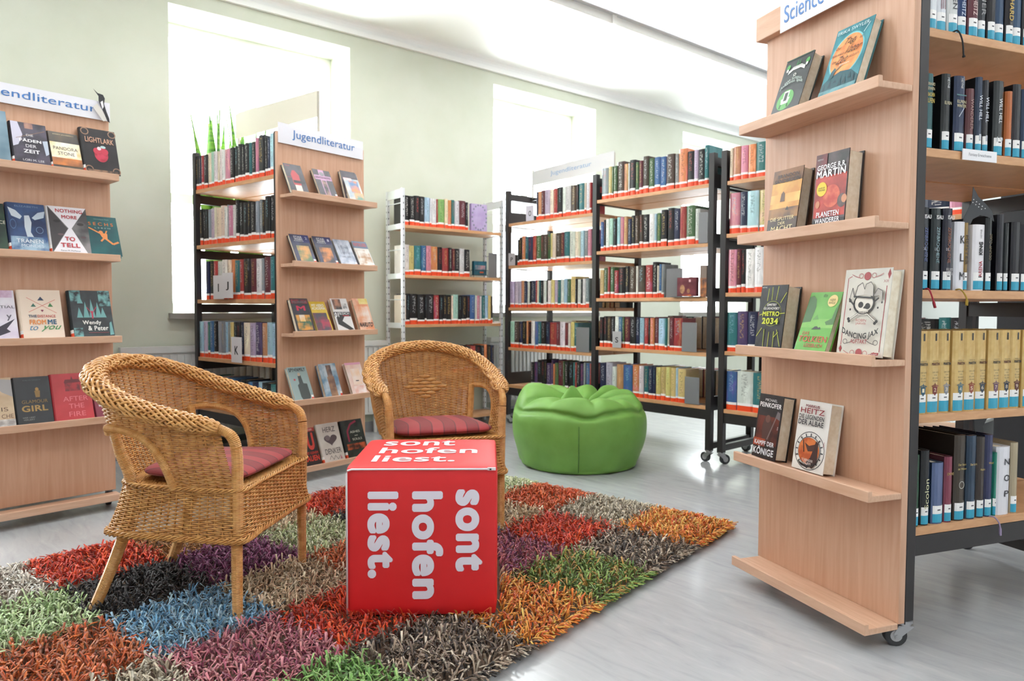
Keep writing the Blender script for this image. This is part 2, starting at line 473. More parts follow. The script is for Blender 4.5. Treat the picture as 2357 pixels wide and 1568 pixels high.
TA, TB, DF = -5.2, 9.2, -7.6
mb = MB()
c = [wp(TA, 0, 0), wp(TB, 0, 0), wp(TB, DF, 0), wp(TA, DF, 0)]
mb.add(c, [(0, 3, 2, 1)], FLOOR)
struct(mb.build('floor'))
mb = MB()
for z, rev in ((CEIL, False), (CEIL + 0.2, True)):
    c = [wp(TA, 0.5, z), wp(TB, 0.5, z), wp(TB, DF, z), wp(TA, DF, z)]
    mb.add(c, [(0, 1, 2, 3) if rev else (3, 2, 1, 0)], CEILM)
struct(mb.build('ceiling'))

WINS = [(-4.254, -2.96), (-1.567, -0.272), (1.12, 2.415), (3.808, 5.102), (6.495, 7.789)]  # first opening is unseen, added to bring light to the left side
ZS, ZH, WT = 0.952, 3.009, 0.48
mb = MB()
def slab(t0, t1, z0, z1):
    wpoly(mb, [(t0, 0, z0), (t1, 0, z0), (t1, 0, z1), (t0, 0, z1)], WALLM)
    wpoly(mb, [(t1, WT, z0), (t0, WT, z0), (t0, WT, z1), (t1, WT, z1)], WALLM)
slab(TA, TB, 0, ZS); slab(TA, TB, ZH, CEIL + 0.2)
edges = [TA] + [e for w in WINS for e in w] + [TB]
for i in range(0, len(edges), 2): slab(edges[i], edges[i + 1], ZS, ZH)
for t0, t1 in WINS:
    wpoly(mb, [(t0, 0, ZH), (t1, 0, ZH), (t1, WT, ZH), (t0, WT, ZH)], WALLM)
    wpoly(mb, [(t0, 0, ZS), (t0, WT, ZS), (t1, WT, ZS), (t1, 0, ZS)], WALLM)
    wpoly(mb, [(t0, 0, ZS), (t0, 0, ZH), (t0, WT, ZH), (t0, WT, ZS)], WALLM)
    wpoly(mb, [(t1, 0, ZS), (t1, WT, ZS), (t1, WT, ZH), (t1, 0, ZH)], WALLM)
wpoly(mb, [(TA, 0, 0), (TA, 0, CEIL), (TA, WT, CEIL), (TA, WT, 0)], WALLM)
struct(mb.build('wall_back'))

def wbox(mb, t0, d0, z0, t1, d1, z1, m):
    v = [wp(t0, d0, z0), wp(t1, d0, z0), wp(t1, d1, z0), wp(t0, d1, z0), wp(t0, d0, z1), wp(t1, d0, z1), wp(t1, d1, z1), wp(t0, d1, z1)]
    mb.add(v, [(0, 3, 2, 1), (4, 5, 6, 7), (0, 1, 5, 4), (1, 2, 6, 5), (2, 3, 7, 6), (3, 0, 4, 7)], m)

GLASS = bpy.data.materials.new('window_glass'); GLASS.use_nodes = True
g = GLASS.node_tree; g.nodes.clear()
go = g.nodes.new('ShaderNodeOutputMaterial'); gt = g.nodes.new('ShaderNodeBsdfTransparent'); gg = g.nodes.new('ShaderNodeBsdfGlossy'); gm = g.nodes.new('ShaderNodeMixShader')
gt.inputs[0].default_value = (0.97, 0.98, 0.97, 1); gg.inputs['Roughness'].default_value = 0.02; gm.inputs[0].default_value = 0.06
g.links.new(gt.outputs[0], gm.inputs[1]); g.links.new(gg.outputs[0], gm.inputs[2]); g.links.new(gm.outputs[0], go.inputs[0])
SILLM = mat('grey_stone_sill', '#8d8a84', 0.5)
for k, (t0, t1) in enumerate(WINS):
    mb = MB(); F0, F1 = 0.36, 0.43; w = 0.075
    for bx in ((t0, ZS, t0 + w, ZH), (t1 - w, ZS, t1, ZH), (t0 + w, ZH - w, t1 - w, ZH), (t0 + w, ZS, t1 - w, ZS + w)):
        wbox(mb, bx[0], F0, bx[1], bx[2], F1, bx[3], TRIMM)
    mid = (t0 + t1) / 2
    wbox(mb, mid - 0.045, F0 - 0.01, ZS + w, mid + 0.045, F1, ZH - w, TRIMM)
    wbox(mb, t0 + w, F0 - 0.012, 1.742, t1 - w, F1, 1.812, TRIMM)
    fr = struct(mb.build('window_%d' % (k + 1)))
    mb = MB(); wbox(mb, t0 + w, F0 + 0.03, ZS + w, t1 - w, F0 + 0.036, ZH - w, GLASS)
    mb.build('window_pane', fr)
    mb = MB(); wbox(mb, t0 - 0.03, -0.055, ZS - 0.035, t1 + 0.03, 0.0, ZS + 0.004, SILLM); wbox(mb, t0, 0, ZS, t1, F0, ZS + 0.004, TRIMM)
    struct(mb.build('trim_%d' % (k + 1)))

for nm_, a_, b__ in (('wall_right', (TB, 0), (TB, DF)), ('wall_front', (TB, DF), (TA, DF)), ('wall_left', (TA, DF), (TA, 0))):
    mb = MB(); mb.add([wp(*a_, 0), wp(*b__, 0), wp(*b__, CEIL), wp(*a_, CEIL)], [(0, 1, 2, 3)], INNER); struct(mb.build(nm_))

# cove where the ceiling meets the wall, and a low baseboard
mb = MB()
R = 0.075
for i in range(6):
    a0, a1 = i / 6 * pi / 2, (i + 1) / 6 * pi / 2
    qa = (-R * (1 - sin(a0)), CEIL - R * (1 - cos(a0))); qb = (-R * (1 - sin(a1)), CEIL - R * (1 - cos(a1)))
    wpoly(mb, [(TA, qa[0], qa[1]), (TB, qa[0], qa[1]), (TB, qb[0], qb[1]), (TA, qb[0], qb[1])], CEILM)
wbox(mb, TA, -0.028, CEIL - R - 0.03, TB, -0.002, CEIL - R + 0.002, CEILM)
struct(mb.build('trim_6'))
mb = MB(); wbox(mb, TA, -0.012, 0.0, TB, -0.001, 0.08, mat('grey_baseboard', '#8f9194', 0.5))
struct(mb.build('baseboard_back'))

# radiators
RADM = mat('radiator_enamel', '#d5d6d3', 0.4)
def radiator(t0, t1, label):
    r = thing('radiator', label, 'radiator', wp((t0 + t1) / 2, -0.06, 0), WF.a, 'ribbed radiators under the windows')
    L = (t1 - t0) / 2
    mb = MB(); mb.box(-L, -0.02, 0.15, L, 0.03, 0.70, RADM); mb.build('panel', r)
    mb = MB(); x = -L + 0.02
    while x < L - 0.02:
        mb.box(x, -0.032, 0.17, x + 0.022, -0.02, 0.68, RADM); x += 0.045
    mb.build('convector_ribs', r)
    mb = MB(); mb.box(-L, -0.036, 0.695, L, 0.035, 0.735, RADM); mb.build('top_grille', r)
    for s in (-L + 0.1, L - 0.1):
        mb = MB(); mb.box(s - 0.02, 0.03, 0.2, s + 0.02, 0.058, 0.6, RADM); mb.build('bracket', r)
        mb = MB(); mb.box(s - 0.012, -0.01, 0.0, s + 0.012, 0.014, 0.15, RADM); mb.build('foot', r)
radiator(-1.9, 0.0, 'white ribbed radiator under the window with the snake plant')
radiator(1.03, 2.44, 'white ribbed radiator partly hidden behind the dark rack with the O and P cards')

# light trunking under the ceiling
LAMP = mat('diffuser', '#ffffff', 0.4); nodes(LAMP)[3].inputs['Emission Color'].default_value = (1, 1, 1, 1); nodes(LAMP)[3].inputs['Emission Strength'].default_value = 1.5
tr = thing('ceiling_light', 'long white light trunking hung along the ceiling parallel to the window wall', 'ceiling light', wp(1.2, -1.5, 0), WF.a)
mb = MB(); mb.box(-3.2, -0.035, 3.05, 4.5, 0.035, 3.11, TRIMM); mb.build('trunking', tr, bevel=0.004)
mb = MB(); mb.box(-3.2, -0.075, 3.105, 4.5, 0.075, 3.113, mat('reflector_grey', '#c9cbce', 0.4)); mb.build('reflector', tr)
for x in (-2.4, -0.15, 1.9, 3.9):
    mb = MB(); mb.box(x - 0.02, -0.05, 3.045, x + 0.02, 0.05, 3.115, TRIMM); mb.box(x - 0.008, -0.008, 3.11, x + 0.008, 0.008, CEIL, TRIMM); mb.build('hanger', tr)
mb = MB(); mb.box(-3.15, -0.02, 3.035, 4.45, 0.02, 3.051, LAMP); mb.build('tube', tr)
# ---------------------------------------------------------------- racks
LEDGE_LIP = [1.652, 1.263, 0.869, 0.48, 0.093]          # height of each ledge's lip
def caster(parent, x, y, rz, hh=0.075):
    c = bpy.data.objects.new('caster', None); COL.objects.link(c); c.parent = parent; c.location = (x, y, 0); c.rotation_euler = (0, 0, rz)
    mb = MB(); r = hh * 0.42
    mb.tube([(0, 0, hh - 0.004), (0, 0, hh + 0.004)], 0.024, 14, STEEL)
    mb.tube([(0, 0, hh - 0.013), (0, 0, hh - 0.004)], 0.019, 14, STEEL)
    for s in (-1, 1):
        mb.prism([(-0.022, hh - 0.014), (0.022, hh - 0.014), (0.035, r + 0.006), (0.03, r - 0.008), (0.018, r - 0.006)], 'y', s * 0.015 - 0.0012, s * 0.015 + 0.0012, STEEL)
    mb.box(-0.022, -0.016, hh - 0.016, 0.022, 0.016, hh - 0.012, STEEL)
    mb.tube([(0.026, -0.019, r), (0.026, 0.019, r)], 0.005, 8, STEEL)
    mb.build('fork', c)
    mb = MB(); mb.tube([(0.026, -0.0125, r), (0.026, -0.0115, r), (0.026, 0.0115, r), (0.026, 0.0125, r)], [r - 0.004, r, r, r - 0.004], 24, RUBBER)
    mb.tube([(0.026, -0.0132, r), (0.026, 0.0132, r)], r * 0.55, 16, mat('caster_hub', '#b4b4b6', 0.4))
    mb.build('wheel', c, smooth=False)
    return c

def display_rack(name, label, o, deg, L, shelves, ledges=LEDGE_LIP, header=False, dz=0.0):
    r = thing(name, label, 'book rack', (o[0], o[1], 0), radians(deg))
    W = 0.602
    mb = MB(); mb.box(-0.012, 0.128, 0.075, 0.602, 0.152, 1.985, BEECH_V); mb.build('end_panel', r, bevel=0.0015)
    if header:
        mb = MB(); mb.box(-0.036, 0.096, 1.972, 0.62, 0.158, 2.055, BEECH_L); mb.build('header_board', r, bevel=0.003)
    for z in ledges:
        z += dz; b = z - 0.033
        prof = [(0.0, b), (0.0, z), (0.015, z), (0.0155, b + 0.019), (0.127, b + 0.018), (0.127, b)]
        mb = MB(); mb.prism(prof, 'x', 0.0, W, BEECH_L); mb.build('display_ledge', r, bevel=0.002)
    y0, y1 = 0.153, 0.188 + L
    for x in (0.0, 0.566):
        for y in (y0, y1):
            mb = MB(); mb.box(x, y, 0.07, x + 0.036, y + 0.035, 1.995, BLACK); mb.build('post', r, bevel=0.002)
    for z in shelves:
        mb = MB(); mb.box(0.004, y0 + 0.036, z - 0.025, 0.292, y1 - 0.001, z, BEECH_S); mb.box(0.310, y0 + 0.036, z - 0.025, 0.598, y1 - 0.001, z, BEECH_S)
        mb.build('shelf_board', r, bevel=0.0015)
    zl = min(shelves)
    for x in (0.004, 0.568):
        mb = MB(); mb.box(x, y0 + 0.036, zl - 0.085, x + 0.03, y1 - 0.001, zl - 0.026, BLACK); mb.build('base_rail', r)
    for y in (y0, y1):
        for za, zb in [(0.075, 0.115)] + [(z - 0.085, z - 0.03) for z in list(shelves) + [1.99]]:
            mb = MB(); mb.box(0.037, y + 0.005, za, 0.565, y + 0.029, zb, BLACK); mb.build('cross_bar', r)
    for x, y, a in ((0.018, y0 + 0.018, 2.4), (0.584, y0 + 0.018, -2.0), (0.018, y1 + 0.018, 0.5), (0.584, y1 + 0.018, 2.9)): caster(r, x, y, a)
    return r

R1 = Fr((0.808, 2.546), -69.91); M1 = Fr((-1.215, 3.911), 51.4); L1 = Fr((-2.3157, 2.9922), 47.63)
BR = Fr((-0.04, 6.02), -48.6); SR = Fr((-0.852, 5.448), 38.4)
R1S = [1.808, 1.467, 1.057, 0.690, 0.355]; M1S = [1.754, 1.396, 1.046, 0.673, 0.352]
display_rack('mobile_book_rack', 'beech and black mobile book rack with the science fiction header and wide ledges', R1.o, -69.91, 0.93, R1S, header=True)
display_rack('mobile_book_rack', 'beech and black mobile rack with small comics on its ledges, behind the wicker armchairs', M1.o, 51.4, 0.89, M1S, dz=-0.005)
display_rack('mobile_book_rack', 'beech display rack with the magpie bookmark on its header, beside the window wall', L1.o, 47.63, 0.89, M1S, dz=-0.013)

def bay_rack(label, x0, nb, shelves_per_bay, pitch=1.0):
    r = thing('book_rack', label, 'book rack', BR.p(x0, 0), BR.a)
    D = 0.54
    for k in range(nb + 1):
        x = k * pitch - 0.04
        for y in (0.0, D - 0.04):
            mb = MB(); mb.box(x, y, 0.075, x + 0.04, y + 0.04, 1.995, BLACK); mb.build('post', r, bevel=0.002)
        zz = shelves_per_bay[min(k, nb - 1)]
        for za, zb in [(0.085, 0.125), (1.915, 1.97)] + [(z - 0.03, z + (0.10 if k == 0 else 0.06)) for z in zz]:
            mb = MB(); mb.box(x + 0.006, 0.041, za, x + 0.034, D - 0.041, zb, BLACK); mb.build('cross_bar', r)
        for y in (0.02, D - 0.02): caster(r, x + 0.02, y, 1.1 + k)
    for k in range(nb):
        a, b = k * pitch + 0.001, (k + 1) * pitch - 0.041
        for z in shelves_per_bay[k]:
            mb = MB(); mb.box(a, 0.004, z - 0.025, b, 0.262, z, BEECH_S); mb.box(a, 0.278, z - 0.025, b, D - 0.004, z, BEECH_S); mb.build('shelf_board', r, bevel=0.0015)
        zl = min(shelves_per_bay[k])
        for y in (0.006, D - 0.036):
            mb = MB(); mb.box(a, y, zl - 0.09, b, y + 0.03, zl - 0.026, BLACK); mb.build('base_rail', r)
        mb = MB(); mb.box(a, 0.262, 1.935, b, 0.278, 1.955, BLACK); mb.build('tie_bar', r)
    return r
B1S = [1.715, 1.358, 1.002, 0.662, 0.342]; B2S = [1.803, 1.423, 1.074, 0.712, 0.366]; B3S = [1.80, 1.47, 1.10, 0.73, 0.36]
bay_rack('black steel two-bay book rack running out from the window wall, behind the green beanbag', 0.0, 2, [B1S, B2S])
bay_rack('black steel book rack in line after the beanbag rack, behind the science fiction rack', 2.09, 2, [B3S, B3S], 0.69)

# added dark cupboard beyond the last bay, fills the gaps and blocks window light
cb_ = thing('added_cupboard', 'added dark cupboard seen through the gaps of the science fiction rack', 'cupboard', BR.p(3.55, 0.0), BR.a)
DARKM = mat('dark_cupboard_steel', '#2f3033', 0.5)
mb = MB(); mb.box(0, 0.02, 0.06, 1.2, 0.5, 1.98, DARKM); mb.build('body', cb_, bevel=0.003)
for x in (0.004, 0.602):
    mb = MB(); mb.box(x, 0.0, 0.07, x + 0.594, 0.019, 1.97, DARKM); mb.build('door', cb_, bevel=0.003)
mb = MB(); mb.box(0.56, -0.018, 0.98, 0.575, 0.0, 1.12, STEEL); mb.build('handle', cb_, bevel=0.002)
mb = MB(); mb.box(0.01, 0.03, 0.0, 1.19, 0.49, 0.06, BLACK); mb.build('plinth', cb_)

# silver wall rack
r = thing('wall_rack', 'silver steel wall rack with beech shelves standing against the pale wall', 'book rack', (SR.o.x, SR.o.y, 0), SR.a)
S_SH = [1.639, 1.254, 0.867, 0.47, 0.099]
for x in (0.0, 0.96):
    for y in (0.0, 0.24):
        mb = MB(); mb.box(x, y, 0.0, x + 0.022, y + 0.025, 1.92, ALU); 
        z = 0.1
        while z < 1.89:
            mb.box(x + 0.007, y - 0.0006, z, x + 0.015, y, z + 0.012, mat('slot_shadow_grey', '#5d6064', 0.6)); mb.box(x - 0.0006, y + 0.009, z, x, y + 0.016, z + 0.012, mat('slot_shadow_grey')); z += 0.05
        mb.build('post', r)
    for z in (1.81, 1.45, 1.06, 0.68, 0.30):
        mb = MB(); mb.tube([(x + 0.011, 0.02, z), (x + 0.011, 0.245, z)], 0.004, 6, ALU); mb.build('ladder_rung', r)
    mb = MB(); mb.box(x + 0.004, 0.026, 1.85, x + 0.018, 0.239, 1.917, ALU); mb.build('cross_bar', r)
for z in S_SH:
    mb = MB(); mb.box(0.023, 0.0, z - 0.024, 0.959, 0.25, z, BEECH_S); mb.build('shelf_board', r, bevel=0.0015)
    for x in (0.003, 0.962):
        mb = MB(); mb.box(x, 0.026, z - 0.03, x + 0.016, 0.239, z + 0.012, ALU); mb.build('shelf_bracket', r)

# ---------------------------------------------------------------- books in the shelves
def m_run(k, y0, y1, h, tok):
    p = M1.p(0.008, y0); run_books(p, -M1.y, -M1.x, M1S[k], y0 - y1, h, 0.17, tok, SHELF[k] + ' side shelf of the comics rack', 'books on the side of the comics rack')
m_run(0, 1.095, 0.2, 0.218, 'k3 n2 r2 k3 c3 f2 w3 c2 w2 w2 p4 k3 k3 k3 k2 k3 t2 k3 p2+ k4+ k2 n2 l3+')
m_run(1, 1.05, 0.2, 0.228, 'k2 k2 k2 g2 q3 c1 c3 c3 w2 g1 p3 w2 k2+ k3 k3 k2 k3 g2 g2 k2 k3+ k3+')
m_run(2, 0.985, 0.2, 0.243, 'n2 k3 r2 w3 w3 c2 o2 t3 r2 k4 m3 w3 g1 m3 t3')
m_run(3, 1.098, 0.2, 0.234, 'n1 l3 q3 t2 b3 k3 z2 g3 l2 g2 y2 k3 k2 n2 c4 q4 v4 x3 l3 l3')
m_run(4, 1.03, 0.2, 0.2, 'w2 t2 w3 r2 k3 g2 b3 n3 k4 b2 n3 l2 k4 t3')
def s_run(k, x0, x1, h, tok):
    p = SR.p(x0, 0.012); run_books(p, SR.x, -SR.y, S_SH[k], x1 - x0, h, 0.17, tok, SHELF[k] + ' shelf of the silver wall rack', 'books on the silver wall rack')
s_run(0, 0.028, 0.636, 0.233, 'k3 k3 k3 k3 l3 w1 w3 r1 j4 c2 o2 t2 w3 m4 k2')
s_run(1, 0.028, 0.654, 0.231, 'w3 y3 t4 b3 p3 o4 k3 r4 k2 m2 k3 w3 k4')
s_run(2, 0.028, 0.89, 0.235, 'c1 k2 k4 k4 k1 k4 r3 k2 k2 k3 c1 f3 k2 k3 k2 b3 w1 p2 w1 t2 l2 y2 k1')
s_run(3, 0.466, 0.904, 0.212, 'k3 d2 n2 k2 d2 r3 k3 k2 o2 k2 n2')
s_run(4, 0.578, 0.657, 0.212, 'w2 r2')
def b_run(k, x0, x1, h, tok, sh=B2S):
    p = BR.p(x0, 0.01); run_books(p, BR.x, -BR.y, sh[k], x1 - x0, h, 0.17, tok, SHELF[k] + ' shelf behind the beanbag', 'books on the dark rack behind the beanbag')
b_run(0, 1.03, 1.95, 0.233, 'z4 y2 e1 e2 d4+ x2 w1 k3+ e2 m2 d3+ e3 b3 b3 d4 z2 o4+ k3 q2 k3 t2+')
b_run(1, 1.026, 1.885, 0.232, 'b2- k1 w2 f2 k2 l2 p2 x2 n2- k2 d2 d2 k3 w3 l1 e2 k3+ k3+ n3+ r3+ e4+ w2')
b_run(2, 1.022, 1.607, 0.226, 'y2- e2 r1 e2 r2- k3 k2 d3 w1 d3 r3 k2+ c1 b1 g1')
b_run(3, 1.026, 1.765, 0.224, 'k2 k2 d2 k2 w2 b2 e1 m3 k3 n2 l2 r2 k1 o2 m2 l3 t1 c1 m2 r4')
b_run(4, 1.03, 1.795, 0.228, 'n3 q3 w2- x3 b4 o3 w2 t2 n2 n1 y2 y2 y2 y2 l1 y3')
# the rest of the rows: the far bay with the O and P cards, the rack behind, the rows facing away, and added unseen rows
def mass(sh, k, x0, x1, h, tok, far=False):
    if far: MASS.run(BR.p(x1, 0.53), -BR.x, BR.y, sh[k], x1 - x0, h, 0.17, tok)
    else: MASS.run(BR.p(x0, 0.01), BR.x, -BR.y, sh[k], x1 - x0, h, 0.17, tok)
mass(B1S, 0, 0.33, 0.935, 0.236, 'n1 x2 m2 q3 c2 r2 k1 k2 w2 w3 d3 k1 t3 c1 w2 r1')
mass(B1S, 1, 0.095, 0.938, 0.235, 'k1- k2 o2 t2 n3 r2 e3 d2 d2 e2 y1 c2 d3 m2 t3 w3 c2 c1 l2 g2 p2')
mass(B1S, 2, 0.004, 0.917, 0.223, 'q3 q3 q2 x2 n2 w2 k1 n3 r1 c1 t1 k2 w2 k1 w2 y2 q2 t2 w2 l2 e2 y3+ k1 w2 k1 w2 g2')
mass(B1S, 3, 0.004, 0.80, 0.225, 'f3 d3 n2 k3 o1 k2 w2 b2 t2 k3 n2 r4 m2 w3 m2 w1 y2 t2')
mass(B1S, 4, 0.272, 0.945, 0.235, 'k2- v2- k3 k2 k1 v3- v1 o1- e2- m3 e1 k2 k3 t1 r1 k2 v2 g1 b2 r1')
mass(B3S, 0, 2.1, 2.73, 0.205, 'c1 x2 p2 o2 t3 k4 w3 k3 e2 b3')
mass(B3S, 1, 2.1, 2.73, 0.25, 'p3 n2 l3 y3 p4 q4 g3 k3')
mass(B3S, 2, 2.1, 2.73, 0.27, 'p2 m1 k1 w2 w2 k3 k2 l3 t2 n3')
mass(B3S, 3, 2.1, 2.73, 0.25, 't2 v2 n2 r1 k5 t3 n3')
mass(B3S, 4, 2.1, 2.73, 0.245, 'b2 w3 t3 b3 l2 q2 g2')
mass(B3S, 0, 2.80, 3.41, 0.225, 'f2 g2 w1 t2 p3 c2 e2 l3 q2 p2 r2')
mass(B3S, 1, 2.80, 3.41, 0.225, 'w2 t2 r3 q2 w2 n3 p2'); mass(B3S, 2, 2.80, 3.41, 0.225, 'r2 w2 k3 r3 o2 r2 k3 w2 r3 n2 c2 r3'); mass(B3S, 3, 2.80, 3.41, 0.225, 'k2 d2 n3 k3 w2 r2 k4 t2 k2')
for k in range(5):
    for sh, a, b in ((B1S, 0.42, 0.94), (B2S, 1.35, 1.9)):
        if k < 2 or (sh is B2S and k == 2): continue
        mass(sh, k, a, b, 0.2 + 0.03 * (k % 2), random.choice(('c2 k3 w2 r2 n3 o2 k2 b2 e3 w2 k2', 'k3 r2 c2 k2 w3 t2 d2 k3 m2 y2')), True)
for k in (2, 3, 4):
    MASS.run(R1.p(0.004, 0.19), R1.y, -R1.x, R1S[k], 0.42, 0.235, 0.17, 'k3 d2 c2 k3 n2 w2 k3 d2 r2 k2')
    MASS.run(M1.p(0.596, 0.2), M1.y, M1.x, M1S[k], 0.45, 0.225, 0.17, 'k3 r2 w2 b2 k3 c2 n3 o2 k2')
for k in (0, 1, 2, 3):  # unseen rows added to block light and deepen this rack's shadow
    MASS.run(L1.p(0.596, 0.2), L1.y, L1.x, M1S[k], 0.85, 0.225, 0.17, 'k3 r2 w2 b2 k3 c2 n3 o2 k2 t3 w2 k3 e2 m2 k3')
    MASS.run(L1.p(0.008, 1.05), -L1.y, -L1.x, M1S[k], 0.85, 0.225, 0.17, 'k3 b2 w2 r2 k3 c2 n3 o2 k2 t3 w2 k3 e2 m2 k3')
m = MASS.build('shelved_books')
tag(m, 'rows of library books in the far bay, rack beyond, averted sides and added unseen rows', 'books', None, 'stuff')
# ---------------------------------------------------------------- wicker armchairs
def rattan(name, c1, c2, rough=0.38):
    m = mat(name, c1, rough)
    return noise_mix(m, c1, c2, (1, 1, 1), 38, 0.3, 0.72, 3)
CANE = rattan('woven_cane', '#b47a3c', '#dba763', 0.3)
WRAP = rattan('wrapped_cane', '#bd8443', '#d6a464')
STAKE = rattan('cane_stake', '#a87138', '#c68f4f')

def catmull(P, t):
    """P control points, t array in [0, len-1]"""
    P = np.asarray(P, float); n = len(P)
    Q = np.vstack([2 * P[0] - P[1], P, 2 * P[-1] - P[-2]])
    i = np.clip(np.floor(t).astype(int), 0, n - 2); f = (t - i)[:, None]
    a, b, c, d = Q[i], Q[i + 1], Q[i + 2], Q[i + 3]
    return 0.5 * ((2 * b) + (-a + c) * f + (2 * a - 5 * b + 4 * c - d) * f ** 2 + (-a + 3 * b - 3 * c + d) * f ** 3)

HB = [(.245, -.245), (.250, -.10), (.236, .04), (.198, .13), (.10, .178), (0, .190)]
HT = [(.260, -.205, .612), (.278, -.07, .642), (.280, .08, .684), (.243, .202, .735), (.140, .282, .776), (0, .308, .791)]
mir = lambda L: [(-p[0],) + tuple(p[1:]) for p in L[:-1]] + [tuple(p) for p in L[::-1]]
FB = [(x, y, 0.416) for x, y in mir(HB)]; FT = mir(HT)
NC = len(FB) - 1
tt_dense = np.linspace(0, NC, 800)
_b = catmull(FB, tt_dense); _m = (_b + catmull(FT, tt_dense)) / 2
_arc = np.concatenate([[0], np.cumsum(np.linalg.norm(np.diff(_m, axis=0), axis=1))])
NST = 48
t_stake = np.interp(np.linspace(0, _arc[-1], NST + 1), _arc, tt_dense)
t_half = np.interp(np.linspace(0, _arc[-1], NST * 2 + 1), _arc, tt_dense)
def shell(t, d):
    B, T = catmull(FB, t), catmull(FT, t)
    L = np.linalg.norm(T - B, axis=1); v = np.clip(d / L, 0, 1.05)[:, None]
    P = B + (T - B) * v
    nr = np.stack([P[:, 0] * 0.9, P[:, 1] - (-0.12), np.zeros(len(t))], 1); nr /= np.linalg.norm(nr, axis=1)[:, None]
    P = P + nr * (0.012 * np.sin(pi * np.clip(v, 0, 1)))
    return P, L, nr, B
def opening(yb, d):
    q = (yb - (-0.045)) / 0.175
    h = np.where((q > 0) & (q < 1), 0.187 * np.clip(1 - np.abs(1 - q) ** 2.9, 0, 1) ** (1 / 2.9), -1)
    return d < h

